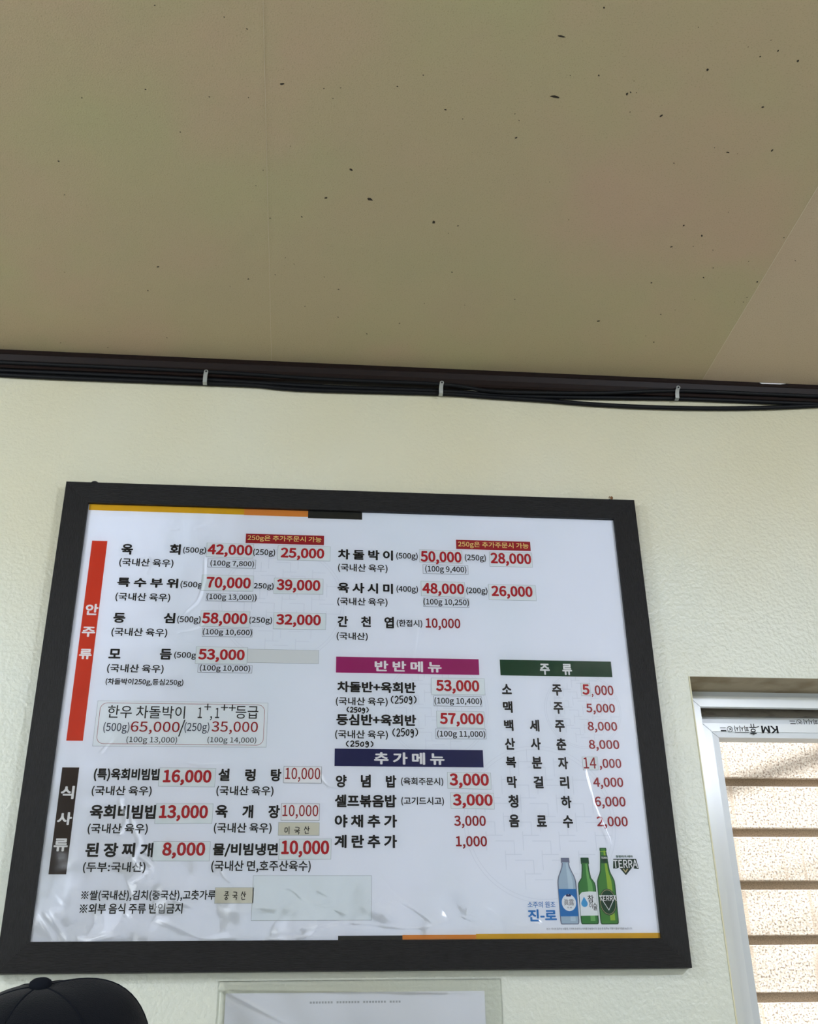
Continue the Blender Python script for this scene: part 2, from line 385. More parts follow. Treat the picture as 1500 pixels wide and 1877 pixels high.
SPECKS = [(0.362,-0.924,2.0),(0.397,-0.905,3.0),(0.223,-0.77,3.0),(0.114,-0.743,3.0),(0.329,-0.763,3.0),(0.452,-0.801,5.0),(0.395,-0.767,2.0),(0.645,-0.812,3.0),(0.048,-0.592,5.0),(0.273,-0.68,3.0),(0.577,-0.615,6.0),(0.416,-0.6,2.0),(0.402,-0.559,2.0),(0.043,-0.506,3.0),(0.533,-0.538,6.0),(0.617,-0.541,7.0),(0.427,-0.474,3.0),(0.488,-0.483,3.0),(0.466,-0.663,2.0),(0.538,-0.777,2.0),(0.196,-0.311,4.0),(0.167,-0.232,4.0),(0.379,-0.287,4.0),(0.568,-0.268,3.0),(0.456,-0.36,2.0),(0.474,-0.342,2.0),(0.537,-0.306,2.0),(0.435,-0.305,2.0),(0.498,-0.204,3.0),(0.571,-0.172,3.0),(0.19,-0.067,3.0),(-0.05,-0.029,3.0),(0.053,-0.018,3.0),(0.638,-0.116,3.0),(0.708,-0.16,3.0),(0.256,-0.936,2.0),(0.55,-0.801,2.0),(0.522,-0.797,2.0),(0.003,-0.279,2.0),(0.34,-0.26,2.0),(0.954,-0.992,4.0),(0.899,-0.934,12.0),(0.916,-0.813,16.0),(0.686,-0.839,3.0),(0.732,-0.769,4.0),(0.765,-0.751,3.0),(0.866,-0.716,4.0),(0.931,-0.859,2.0),(0.979,-0.863,3.0),(1.041,-0.857,2.0),(1.042,-0.833,3.0),(1.052,-0.833,2.0),(1.037,-0.829,4.0),(1.11,-0.787,5.0),(1.157,-0.89,4.0),(1.208,-0.94,2.0),(1.26,-0.937,3.0),(1.301,-0.92,6.0),(1.28,-0.821,4.0),(1.257,-0.714,8.0),(1.276,-0.712,2.0),(1.229,-0.723,2.0),(1.167,-0.68,2.0),(0.745,-0.489,7.0),(0.794,-0.482,3.0),(1.008,-0.517,2.0),(1.239,-0.519,5.0),(1.285,-0.493,5.0),(1.234,-0.456,4.0),(1.278,-0.461,2.0),(1.322,-0.453,2.0),(1.342,-0.399,4.0),(1.332,-0.367,4.0),(1.451,-0.363,5.0),(1.227,-0.342,4.0),(1.452,-0.501,3.0),(1.504,-0.435,3.0),(1.447,-0.294,3.0),(1.449,-0.31,2.0),(1.428,-0.292,2.0),(1.148,-0.203,6.0),(1.28,-0.237,3.0),(1.307,-0.255,2.0),(1.27,-0.157,3.0),(1.295,-0.135,4.0),(0.948,-0.264,3.0),(0.801,-0.342,3.0),(0.949,-0.614,2.0),(0.854,-0.77,2.0),(0.864,-0.756,2.0),(1.336,-0.725,5.0),(1.338,-0.294,2.0),(0.755,-0.235,2.0),(0.843,-0.236,2.0),(1.235,-0.923,3.0),(1.053,-0.791,2.0),(1.114,-0.97,2.0),(1.24,-0.956,2.0),(1.314,-0.563,2.0),(0.778,-0.459,2.0),(1.408,-0.425,2.0)]
CABLES = [
  [(-0.2546, 2.5656), (-0.183, 2.5648), (-0.0628, 2.5636), (0.1805, 2.5641), (0.2741, 2.5644), (0.3909, 2.5643), (0.4536, 2.5599), (0.5542, 2.5589), (0.8194, 2.5629), (0.9383, 2.5596), (1.0685, 2.556), (1.1469, 2.5521), (1.2392, 2.5496), (1.3322, 2.5495), (1.4667, 2.5528), (1.6035, 2.5608), (1.743, 2.5737), (1.8278, 2.5824)] ,
  [(-0.2566, 2.5773), (-0.1848, 2.5766), (0.1795, 2.5761), (0.2734, 2.5749), (0.554, 2.5694), (0.8196, 2.5705), (0.9386, 2.5665), (1.0692, 2.5667), (1.2015, 2.5709), (1.3893, 2.5769), (1.4704, 2.5777), (1.6065, 2.5781), (1.7439, 2.5784), (1.8272, 2.5793)] ,
  [(-0.261, 2.5938), (-0.1887, 2.5917), (0.2719, 2.5901), (0.554, 2.5832), (0.8209, 2.5829), (0.9399, 2.5696), (1.0711, 2.5714), (1.204, 2.5771), (1.3936, 2.5926), (1.6119, 2.5939), (1.7501, 2.5943), (1.8338, 2.5951)] ]

# ------------------------------------------------------------------ lettering: glyph outlines of the built-in font fitted to a rectangle
import os
try:        # the Korean face that ships with Blender; its built-in font falls back to the same glyphs
    FONT = bpy.data.fonts.load(os.path.join(bpy.utils.system_resource('DATAFILES', path='fonts'), 'Noto Sans CJK Regular.woff2')); FS = 2.67
except Exception:
    FONT = None; FS = 1
def glyph_mesh(text, off, shear=0):
    c = bpy.data.curves.new('lettering', 'FONT'); c.body = text; c.size = FS; c.offset = off
    if FONT: c.font = FONT
    c.resolution_u = 3
    c.resolution_u = 3; c.shear = shear
    o = bpy.data.objects.new('lettering', c); COL.objects.link(o)
    me = bpy.data.meshes.new_from_object(o)
    n = len(me.vertices); co = np.zeros(n*3); me.vertices.foreach_get('co', co); co = co.reshape(-1, 3)
    F = [tuple(p.vertices) for p in me.polygons]
    bpy.data.objects.remove(o); bpy.data.curves.remove(c); bpy.data.meshes.remove(me)
    return co, F
def lettering(text, x0, z0, x1, z1, y, m, parent, off=0.0, name='lettering', rot180=False):
    co, F = glyph_mesh(text, min(0, off))
    if off > 0:       # embolden: overlapping copies of the outline pushed out in eight directions
        n = len(co); C2 = []; F2 = []
        for k in range(8):
            a = k*math.pi/4; C2.append(co+np.array([off*math.cos(a), off*math.sin(a), 0])); C2[-1][:, 2] = -k*4e-6
            F2 += [tuple(i+k*n for i in f) for f in F]
        co = np.concatenate(C2); F = F2
    lo, hi = co.min(0), co.max(0); s = np.maximum(hi-lo, 1e-6)
    u = (co[:, 0]-lo[0])/s[0]; v = (co[:, 1]-lo[1])/s[1]
    if rot180: u = 1-u; v = 1-v
    V = np.stack([x0+u*(x1-x0), y+co[:, 2], z0+v*(z1-z0)], 1)
    return obj(name, V, F, m, parent)
STROKES = {'(': [[(.7, 1), (.3, .7), (.3, .3), (.7, 0)]], ')': [[(.3, 1), (.7, .7), (.7, .3), (.3, 0)]],
 '2': [[(.1, .8), (.4, 1), (.8, .8), (.7, .5), (.1, 0), (.9, .05)]], '5': [[(.85, 1), (.2, .95), (.2, .55), (.7, .6), (.85, .3), (.5, 0), (.1, .05)]],
 '0': [[(.5, .9), (.15, .6), (.2, .2), (.55, .1), (.85, .4), (.8, .8), (.5, .9)]],
 'g': [[(.8, .75), (.4, .9), (.2, .6), (.5, .4), (.8, .75), (.8, .1), (.5, -.15), (.2, -.05)]],
 '미': [[(.1, .8), (.1, .3), (.45, .35), (.45, .8), (.1, .8)], [(.75, 1), (.78, 0)]],
 '국': [[(.2, .95), (.8, .9), (.75, .6)], [(.05, .55), (.95, .5)], [(.5, .55), (.5, .35)], [(.2, .3), (.8, .3), (.75, 0)]],
 '산': [[(.35, 1), (.1, .5)], [(.33, .85), (.6, .55)], [(.75, 1), (.75, .35)], [(.75, .7), (.95, .7)], [(.25, .35), (.3, .05), (.85, .1)]],
 '중': [[(.2, .95), (.8, .95), (.25, .65)], [(.5, .8), (.8, .65)], [(.05, .5), (.95, .52)], [(.5, .5), (.5, .3)], [(.5, .28), (.25, .12), (.5, 0), (.72, .14), (.5, .28)]]}
def handwriting(text, x0, z0, x1, z1, y, m, parent, w=.0011):
    b = MB(); n = len(text); cw = (x1-x0)/n; rnd = random.Random(len(text)+int(x0*1e4))
    for i, ch in enumerate(text):
        dy = rnd.uniform(-.06, .06); f = .62 if ch in '미국산중' else .85
        for st in STROKES[ch]:
            P = [(x0+cw*(i+.5+(px-.5)*f), z0+(z1-z0)*(pz+dy)) for px, pz in st]
            P = [(p.x, p.y) for p in spline([(a, c, 0) for a, c in P], 4)]
            for (ax, az), (bx, bz) in zip(P, P[1:]):
                dx, dz = bx-ax, bz-az; L = math.hypot(dx, dz) or 1e-6; nx, nz = -dz/L*w/2, dx/L*w/2; ex, ez = dx/L*w*.3, dz/L*w*.3
                b.add([(ax-ex-nx, y, az-ez-nz), (bx+ex-nx, y, bz+ez-nz), (bx+ex+nx, y, bz+ez+nz), (ax-ex+nx, y, az-ez+nz)], [(0, 1, 2, 3)])
    return obj('handwriting', b.V, b.F, m, parent)

# ------------------------------------------------------------------ materials
M_wall = mat('wall_paint', srgb(215, 219, 209), .27, spec=.5, bump=(130, .9, 4), vary=[(1.1, srgb(222, 216, 196), .5, .75), (2.3, srgb(212, 218, 212), .5, .8)])
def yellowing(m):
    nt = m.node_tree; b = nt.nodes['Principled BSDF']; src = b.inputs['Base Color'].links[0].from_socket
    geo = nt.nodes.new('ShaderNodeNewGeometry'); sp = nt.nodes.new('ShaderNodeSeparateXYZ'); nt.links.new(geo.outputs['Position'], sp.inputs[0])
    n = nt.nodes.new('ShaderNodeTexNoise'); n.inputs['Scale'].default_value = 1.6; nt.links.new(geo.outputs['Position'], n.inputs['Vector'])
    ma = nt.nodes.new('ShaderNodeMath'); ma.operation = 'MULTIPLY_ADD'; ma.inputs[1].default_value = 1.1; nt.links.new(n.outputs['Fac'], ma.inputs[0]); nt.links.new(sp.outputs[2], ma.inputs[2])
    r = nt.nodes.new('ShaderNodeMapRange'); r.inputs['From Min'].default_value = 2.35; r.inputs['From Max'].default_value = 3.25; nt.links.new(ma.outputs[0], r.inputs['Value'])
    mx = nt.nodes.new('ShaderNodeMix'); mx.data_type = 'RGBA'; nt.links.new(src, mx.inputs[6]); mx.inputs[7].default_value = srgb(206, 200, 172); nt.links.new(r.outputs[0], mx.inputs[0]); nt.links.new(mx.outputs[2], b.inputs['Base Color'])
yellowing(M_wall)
M_plaster = mat('rough_plaster', srgb(176, 164, 142), .8, bump=(60, .6), vary=(12, srgb(140, 124, 98), .5, .75))
M_ceil = mat('ceiling_paper', srgb(184, 170, 138), .75, spec=.3, bump=(420, .25, 2), vary=[(1.7, srgb(192, 166, 143), .46, .70), (2.6, srgb(180, 174, 136), .48, .75), (380, srgb(158, 145, 116), .55, .8)])
M_ceil2 = mat('ceiling_paper_pinker', srgb(195, 177, 152), .75, spec=.3, bump=(420, .25, 2), vary=[(1.7, srgb(194, 170, 148), .48, .72), (380, srgb(164, 147, 120), .55, .8)])
M_floor = mat('floor_tile', srgb(198, 194, 186), .35, bump=(20, .1))
M_brownwood = mat('dark_brown_moulding', srgb(26, 13, 10), .5, spec=.25, vary=(30, srgb(13, 8, 7), .45, .7, (1, 6, 30)))
M_cable = mat('black_cable_sheath', srgb(5, 7, 12), .55, spec=.25)
M_zinc = mat('galvanised_strap', srgb(176, 180, 178), .45, metal=.5, bump=(200, .3))
M_frame = mat('black_wood_grain', srgb(27, 27, 30), .5, spec=.3, bump=(60, .9, 6, (1, 1, 12)), vary=(50, srgb(16, 16, 18), .42, .62, (1, 1, 14)))
M_framev = mat('black_wood_grain_upright', srgb(27, 27, 30), .5, spec=.3, bump=(60, .9, 6, (12, 1, 1)), vary=(50, srgb(16, 16, 18), .42, .62, (14, 1, 1)))
M_sheet = mat('poster_print', srgb(238, 242, 252), .6, spec=.2, vary=(3, srgb(232, 239, 248), .45, .7))
M_film = clear_mat('clear_plastic_film', (.99, .99, .995, 1), .15, 1.45, bump=(30, .12))
M_black = mat('black_ink', srgb(14, 14, 18), .5, spec=.2)
M_red = mat('red_price_ink', srgb(178, 24, 38), .5, spec=.2)
M_red2 = mat('dark_red_price_ink', srgb(150, 14, 28), .5, spec=.2)
M_white = mat('white_ink', srgb(240, 240, 242), .5, spec=.2)
M_cream = mat('cream_ink', srgb(250, 226, 140), .5, spec=.2)
M_blue = mat('blue_ink', srgb(38, 118, 190), .5, spec=.2)
M_navytext = mat('dark_blue_ink', srgb(28, 40, 66), .5, spec=.2)
M_grey = mat('grey_ink', srgb(120, 120, 128), .6, spec=.2)
M_faint = mat('pale_lattice_ink', srgb(226, 231, 242), .6, spec=.2)
INK = {k: mat(k+'_print', c, .5, spec=.2) for k, c in dict(yellow=srgb(214, 164, 22), orange=srgb(222, 138, 56), black=srgb(30, 32, 32), crimson=srgb(160, 26, 40),
      vermilion=srgb(204, 52, 24), magenta=srgb(160, 26, 106), navy=srgb(20, 28, 84), green=srgb(0, 62, 34), brown=srgb(38, 22, 20),
      dgreen=srgb(14, 74, 44), bgreen=srgb(72, 150, 66), glass=srgb(168, 190, 208), lblue=srgb(30, 116, 186), lime=srgb(150, 186, 58),
      drop=srgb(64, 156, 214), steel=srgb(112, 118, 142), white=srgb(236, 240, 244), deep=srgb(10, 44, 26), gold=srgb(196, 180, 130)).items()}
M_st = {'tape': mat('price_sticker_paper', srgb(232, 240, 244), .5, vary=(25, srgb(222, 233, 236), .4, .7)), 'box': mat('small_price_paper', srgb(233, 238, 248), .5),
        'white': mat('white_price_paper', srgb(240, 241, 244), .5), 'beige': mat('masking_tape', srgb(214, 212, 196), .6), 'dull': mat('greyed_blank_tape', srgb(220, 224, 226), .5),
        'blank': mat('translucent_blank_tape', srgb(230, 238, 244), .4), 'big': mat('large_offer_paper', srgb(235, 241, 246), .5)}
M_edge = mat('sticker_edge', srgb(160, 168, 172), .6)
M_edgeb = mat('sticker_border_ink', srgb(70, 72, 80), .6)
M_pvc = mat('silver_grey_pvc', srgb(214, 219, 224), .3, spec=.5)
M_pvcw = mat('bright_pvc_film', srgb(230, 234, 237), .24, spec=.6)
M_gasket = mat('dark_gasket', srgb(40, 40, 42), .7)
M_track = mat('shaded_track', srgb(120, 114, 104), .6, vary=(20, srgb(60, 54, 48), .5, .75, (1, 1, 4)))  # dark tones put the shade of the track gap into the colour
M_caulk = mat('yellowed_sealant', srgb(214, 210, 180), .5)
M_glass = clear_mat('window_glass', (.93, .96, .95, 1), .0, 1.5)
M_stone = mat('pink_granite', srgb(216, 201, 190), .8, bump=(170, .8, 3), vary=[(125, srgb(242, 234, 226), .44, .60), (150, srgb(142, 126, 114), .52, .62), (14, srgb(200, 182, 168), .56, .62, (1.6, 1, .06)), (4.5, srgb(228, 176, 96), .66, .82, (1, 1, 2))])
M_groove = mat('granite_groove', srgb(168, 150, 132), .9, vary=(230, srgb(136, 118, 100), .4, .65))
M_capm = mat('black_cotton_twill', srgb(14, 17, 24), .95, spec=.1, bump=(900, .4, 2), sheen=.1)
M_skin = mat('skin', srgb(214, 166, 136), .5)
M_hair = mat('black_hair', srgb(22, 18, 18), .6, bump=(300, .6, 2, (1, 1, .2)))
M_shirt = mat('dark_grey_shirt', srgb(52, 54, 60), .9, bump=(500, .3))
M_trouser = mat('dark_trousers', srgb(34, 36, 44), .9)
M_speck = mat('fly_dirt', srgb(44, 36, 26), .8)

# ------------------------------------------------------------------ the room
WY = .025; ZC = 2.6262
RX0, RX1, RY0 = -2.4, 3.6, -5.2
WX0, WX1, WZ0, WZ1 = 1.3298, 2.72, .92, 1.8820      # window opening
TH = .24
w = MB()
w.box(RX0, WX0, WY, WY+TH, 0, ZC+.02); w.box(WX1, RX1, WY, WY+TH, 0, ZC+.02)
w.box(WX0, WX1, WY, WY+TH, WZ1, ZC+.02); w.box(WX0, WX1, WY, WY+TH, 0, WZ0)
wall = tag(w.build('wall_front', M_wall), kind='structure')
for nm, a in (('wall_left', (RX0-.1, RX0, RY0, WY+TH, 0, ZC+.02)), ('wall_right', (RX1, RX1+.1, RY0, WY+TH, 0, ZC+.02)), ('wall_back', (RX0-.1, RX1+.1, RY0-.1, RY0, 0, ZC+.02))):
    tag(MB().box(*a).build(nm, M_wall), kind='structure')
tag(MB().box(RX0-.1, RX1+.1, RY0-.1, WY+TH, -.1, 0).build('floor', M_floor), kind='structure')
ce = tag(MB().box(RX0-.1, RX1+.1, RY0-.1, WY+TH, ZC+.004, ZC+.15).build('ceiling', M_ceil), kind='structure')
# papered ceiling boards meeting at hairline seams
xs = [-1.65, -.613, .4234, 1.4593, 2.495]
xe = [RX0]+xs+[RX1]
for i in range(len(xe)-1):
    p = MB().box(xe[i]+.0001, xe[i+1]-.0001, RY0, WY, ZC+.0002*(i % 2), ZC+.0039).build('ceiling_panel', M_ceil2 if i >= 4 else M_ceil, ce)
    if i == 4: p['label'] = 'slightly pinker ceiling panel on the right'
M_seam = mat('seam_sealant', srgb(206, 196, 172), .7)
for i, x in enumerate(xs):
    hw = .0003 if i == 2 else .0005
    MB().box(x-hw, x+hw, RY0, WY-.02, ZC-.0003, ZC+.0006).build('panel_seam', M_seam, ce)
sb = MB()
for i, (x, y, r) in enumerate(SPECKS):
    rnd = random.Random(i); rr = r*.00046*rnd.uniform(.8, 1.1); n = 7; a0 = rnd.uniform(0, 6)
    el = rnd.uniform(1.1, 1.9); 
    if r > 7: el = 3.6; rr *= .38; a0 = 0; rot = .15
    else: rot = rnd.uniform(0, 3)
    V = []
    for k in range(n):
        q = rr*rnd.uniform(.7, 1.15); u = math.cos(2*math.pi*k/n)*q*el; v = math.sin(2*math.pi*k/n)*q
        V.append((x+u*math.cos(rot)-v*math.sin(rot), y+u*math.sin(rot)+v*math.cos(rot), ZC))
    V.append((x, y, ZC-.0006)); sb.add(V, [(k, (k+1) % n, n) for k in range(n)])
sp = sb.build('fly_speck', M_speck, ce); tag(sp, kind='stuff')

# dark wooden moulding along the joint of wall and ceiling
mz0, mz1 = 2.5802, ZC-.0004
m = MB().extr_x([(.025, mz1), (.006, mz1), (.006, mz1-.009), (.0085, mz1-.011), (.0125, mz1-.024), (.014, mz1-.036), (.0105, mz1-.038), (.0105, mz0+.001), (.012, mz0), (.025, mz0)], RX0+.001, RX1-.001)
mo = m.build('trim_1', M_brownwood); tag(mo, kind='structure')
# a short chip of white plaster showing at the moulding's top edge
tag(MB().prism([(1.602, mz1-.0012), (1.607, mz1-.0038), (1.655, mz1-.003), (1.668, mz1-.001)], .0052, .0062).build('plaster_chip', M_white, mo))

def cable(pts, Y, r, name, label, x0=RX0+.01, x1=RX1-.01):
    P = [(x0, Y, pts[0][1]-.002), (-.8, Y, pts[0][1]+.001)]+[(x, Y, z) for x, z in pts]+[(2.5, Y, pts[-1][1]+.002), (x1, Y, pts[-1][1]-.004)]
    o = MB().tube(spline(P, 8), r, 10).build(name, M_cable, smooth=True)
    return tag(o, label, 'cable', 'cables along the top of the wall')
cable(CABLES[0], .0186, .0056, 'cable', 'black cable lowest in the bundle, drooping below the others at the right')
cable(CABLES[1], .0188, .0056, 'cable', 'black cable in the middle of the bundle under the brown ceiling moulding')
cable(CABLES[2], .0085, .0050, 'cable', 'black cable topmost in the bundle, tucked against the brown ceiling moulding')
def strap(x, ztop, zbot, lean, label):
    r = empty('cable_clip', (x, .01, zbot)); tag(r, label, 'clip', 'metal clips holding the cables')
    b = MB(); wd = .0046; n = 14; pts = []
    for k in range(n+1):
        t = k/n; z = ztop+.002-(ztop+.002-zbot)*t
        y = .0028-.0012*math.sin(math.pi*min(1, t*1.1)); 
        if t > .93: y = .0120
        xx = x+lean*(1-t)**3
        pts.append((xx, y, z))
    V = []; F = []
    for (a, y, z) in pts: V += [(a-wd, y, z), (a+wd, y, z), (a+wd, y+.0007, z), (a-wd, y+.0007, z)]
    for i in range(n):
        for k in range(4): F.append((i*4+k, i*4+(k+1) % 4, i*4+4+(k+1) % 4, i*4+4+k))
    F += [(3, 2, 1, 0), (n*4, n*4+1, n*4+2, n*4+3)]
    b.add(V, F)
    top = pts[0]; cyl = [(top[0]+wd*1.05*math.cos(a*math.pi/8), top[2]+.0+wd*1.05*math.sin(a*math.pi/8)) for a in range(16)]
    b.prism(cyl, top[1]-.0002, top[1]+.0008)
    b.build('strap', M_zinc, r)
    hd = [(top[0]+.0022*math.cos(a*math.pi/6), top[2]+.0022*math.sin(a*math.pi/6)) for a in range(12)]
    MB().prism(hd, top[1]-.0014, top[1]-.0002).build('nail_head', M_gasket, r)
strap(.2745, 2.585, 2.556, .0012, 'small grey metal clip on the cables, leftmost, above the left part of the menu board')
strap(.8190, 2.582, 2.552, .003, 'small grey metal clip on the cables, middle one, above the board centre')
strap(1.3885, 2.597, 2.567, .006, 'small bent grey metal clip on the cables, rightmost, above the window corner')

# ------------------------------------------------------------------ the framed menu board
BX0, BX1, BZ0, BZ1, TB = 0.0, 1.25, 1.3109, 2.2868, .0515
FY0, FY1 = 0.0, .0243
YS = .008
board = empty('menu_board', (.625, FY1, BZ0))
tag(board, 'large framed restaurant menu board with black wood-grain frame and red prices on white', 'menu board')
g = .00005
def rail(P, m):
    # P: outer a, outer b, inner b, inner a
    MB().prism(P, FY0, FY1).build('frame_rail', m, board)
ix0, ix1, iz0, iz1 = BX0+TB, BX1-TB, BZ0+TB, BZ1-TB+.0024
rail([(ix0+g, iz1), (ix1-g, iz1), (BX1-g, BZ1), (BX0+g, BZ1)], M_frame)
rail([(BX0+g, BZ0), (BX1-g, BZ0), (ix1-g, iz0), (ix0+g, iz0)], M_frame)
rail([(BX0, BZ0+g), (ix0, iz0+g), (ix0, iz1-g), (BX0, BZ1-g)], M_framev)
rail([(BX1, BZ0+g), (BX1, BZ1-g), (ix1, iz1-g), (ix1, iz0+g)], M_framev)
MB().box(BX0+.02, BX1-.02, .0185, .0240, BZ0+.02, BZ1-.02).build('backing_board', M_brownwood, board)
sheet = MB().box(ix0-.004, ix1+.004, YS, YS+.004, iz0-.004, iz1+.004).build('print_sheet', M_sheet, board)
def rect(x0, z0, x1, z1, y, m, parent, name='colour_bar'):
    return obj(name, [(x0, y, z0), (x1, y, z0), (x1, y, z1), (x0, y, z1)], [(0, 1, 2, 3)], m, parent)
y1 = YS-.0002; y2 = YS-.0004
ZT1, ZT0, ZB1 = iz1+.002, 2.2222, 1.3712
rect(ix0+.0015, ZT0+.0015, .3810, ZT1, y1, INK['yellow'], sheet); rect(.3810, ZT0+.0007, .5188, ZT1, y1, INK['orange'], sheet); rect(.5188, ZT0-.002, .6364, ZT1, y1, INK['black'], sheet)
rect(.5962, 1.3608, .7139, 1.3704, y1, INK['black'], sheet); rect(.7139, 1.3608, .8503, 1.3710, y1, INK['orange'], sheet); rect(.8503, 1.3608, 1.1990, 1.3724, y1, INK['yellow'], sheet)
rect(.0684, 1.7250, .0998, 2.1518, y1, INK['vermilion'], sheet); rect(.0676, 1.4780, .0992, 1.6735, y1, INK['brown'], sheet)
rect(.5846, 1.8712, .8791, 1.9052, y1, INK['magenta'], sheet); rect(.5847, 1.6806, .8790, 1.7152, y1, INK['navy'], sheet)
rect(.9233, 1.8713, 1.1592, 1.9054, y1, INK['green'], sheet)
rect(.3878, 2.1562, .5546, 2.1786, y1, INK['crimson'], sheet); rect(.8414, 2.1561, 1.0057, 2.1784, y1, INK['crimson'], sheet)
STY = {'B': (M_black, .034), 'N': (M_black, .018), 'M': (M_black, .020), 'P': (M_red, .036), 'p': (M_red2, .022), 't': (M_red2, .008), 'T': (M_black, .004), 'V': (M_navytext, .006),
       'W': (M_white, .032), 'Y': (M_cream, .010), 'U': (M_blue, .008), 'UB': (M_blue, .034), 'G': (M_grey, .0)}
for k, t, x0, z0, x1, z1 in TEXT:
    mm, off = STY[k]; lettering(t, x0/1e3, z0/1e3, x1/1e3, z1/1e3, y2, mm, sheet, off)
# pale lattice medallions printed behind the text
def lattice(cx, cz, R, seed):
    b = MB(); y = YS-.0001; t = .0007
    def seg(x0, z0, x1, z1):
        if abs(x1-x0) > abs(z1-z0): b.add([(x0, y, z0-t), (x1, y, z0-t), (x1, y, z0+t), (x0, y, z0+t)], [(0, 1, 2, 3)])
        else: b.add([(x0-t, y, z0), (x0+t, y, z0), (x0+t, y, z1), (x0-t, y, z1)], [(0, 1, 2, 3)])
    n = 64
    for rr in (R, R*.955):
        for k in range(n):
            a, c = 2*math.pi*k/n, 2*math.pi*(k+1)/n; q = rr-t*1.4
            b.add([(cx+q*math.cos(a), y, cz+q*math.sin(a)), (cx+q*math.cos(c), y, cz+q*math.sin(c)), (cx+rr*math.cos(c), y, cz+rr*math.sin(c)), (cx+rr*math.cos(a), y, cz+rr*math.sin(a))], [(0, 3, 2, 1)])
    s = R/4.2
    for i in range(-3, 4):
        for j in range(-3, 4):
            px, pz = cx+i*s, cz+j*s
            if math.hypot(i, j) > 3.3: continue
            if (i+j) % 2: seg(px-s*.5, pz, px+s*.5, pz); seg(px-s*.5, pz+s*.3, px-s*.5, pz+s); 
            else: seg(px, pz-s*.5, px, pz+s*.5); seg(px, pz+s*.3, px+s*.9, pz+s*.3)
    obj('lattice_pattern', b.V, b.F, M_faint, sheet)
lattice(.790, 1.800, .105, 1); lattice(1.090, 1.800, .080, 2); lattice(.985, 1.575, .150, 3); lattice(.47, 2.02, .13, 4)
# bottles and logos in the corner advertisement
def shape(P, y, m, name='print_shape', parent=None):
    return obj(name, [(x, y, z) for x, z in P], [tuple(range(len(P)))], m, parent or sheet)
def bottle(cx, zb, zt, prof, m, edge, hi=None):
    """prof: (height fraction, half width mm) pairs; flat printed silhouette with a darker rim"""
    def poly(k, dz): 
        L = [(cx-w*k*1e-3, zb+(zt-zb)*f) for f, w in prof]; Rr = [(cx+w*k*1e-3, zb+(zt-zb)*f) for f, w in prof]
        return L, Rr
    def strip(k, y, mm, ins=0):
        pr = [(f, max(.2, w-k)) for f, w in prof]; V = []; F = []
        for f, ww in pr:
            z = zb+(zt-zb)*min(1-ins, max(ins, f)); V += [(cx-ww*1e-3, y, z), (cx+ww*1e-3, y, z)]
        for i in range(len(pr)-1): F.append((i*2, i*2+1, i*2+3, i*2+2))
        return obj('bottle_print', V, F, mm, sheet)
    strip(-.9, YS-.00015, INK['white']); strip(0, YS-.0003, edge); strip(2.0, YS-.0005, m, .012)
    if hi:        # paler band printed down one side of the glass
        V = []
        for f, ww in prof[1:-2]: z = zb+(zt-zb)*max(.05, f); V += [(cx+ww*.10e-3, YS-.00055, z), (cx+ww*.62e-3, YS-.00055, z)]
        obj('bottle_print', V, [(i*2, i*2+1, i*2+3, i*2+2) for i in range(len(V)//2-1)], hi, sheet)
PB = [(0, 16.2), (.02, 17.6), (.06, 18.2), (.62, 18.2), (.66, 17.6), (.72, 15.6), (.78, 12.2), (.86, 8.2), (.92, 7.0), (.925, 8.3), (1, 8.2)]
bottle(1.0285, 1.3880, 1.5080, PB, INK['glass'], INK['steel'], mat('pale_glass_print', srgb(190, 210, 224), .5, spec=.2))
PB2 = [(0, 15.4), (.02, 16.8), (.06, 17.3), (.56, 17.3), (.61, 16.4), (.66, 12.6), (.69, 9.6), (.80, 7.6), (.90, 6.8), (.905, 8.0), (.995, 8.0), (1, 7.4)]
bottle(1.0668, 1.3880, 1.5085, PB2, mat('mid_green_print', srgb(56, 128, 60), .5, spec=.2), INK['dgreen'], mat('light_green_print', srgb(112, 178, 100), .5, spec=.2))
PB3 = [(0, 15.8), (.02, 17.4), (.06, 17.8), (.50, 17.8), (.56, 17.2), (.61, 14.6), (.66, 11.2), (.70, 9.6), (.85, 7.4), (.96, 6.2), (.965, 7.0), (1, 6.4)]
bottle(1.1045, 1.3877, 1.5270, PB3, mat('leaf_green_print', srgb(66, 132, 56), .5, spec=.2), INK['dgreen'], INK['lime'])
ya, yb_, yc, yd = YS-.0006, YS-.0007, YS-.0008, YS-.0009
def disc(cx, cz, rx, rz, y, m, n=28, name='print_shape'): return shape([(cx+rx*math.cos(2*math.pi*k/n), cz+rz*math.sin(2*math.pi*k/n)) for k in range(n)], y, m, name)
rect(1.0212, 1.5000, 1.0360, 1.5080, ya, INK['steel'], sheet, 'bottle_cap_print')
rect(1.0114, 1.4022, 1.0456, 1.4512, ya, INK['lblue'], sheet, 'bottle_label_print'); disc(1.0295, 1.4265, .0137, .0150, yb_, INK['white'])
lettering('眞露', 1.0200, 1.4215, 1.0390, 1.4330, yc, M_grey, sheet, .006); lettering('진 로', 1.0255, 1.4165, 1.0345, 1.4190, yc, M_black, sheet, .01)
shape([(1.0255, 1.4375), (1.0335, 1.4375), (1.0350, 1.4400), (1.0310, 1.4425), (1.0295, 1.4402), (1.0280, 1.4425), (1.0245, 1.4400)], yc, INK['navy'])
rect(1.0592, 1.4985, 1.0744, 1.5082, ya, INK['dgreen'], sheet, 'bottle_cap_print')
shape([(1.0502, 1.4030), (1.0836, 1.4035), (1.0838, 1.4460), (1.0700, 1.4466), (1.0560, 1.4452), (1.0508, 1.4400)], ya, INK['white'], 'bottle_label_print')
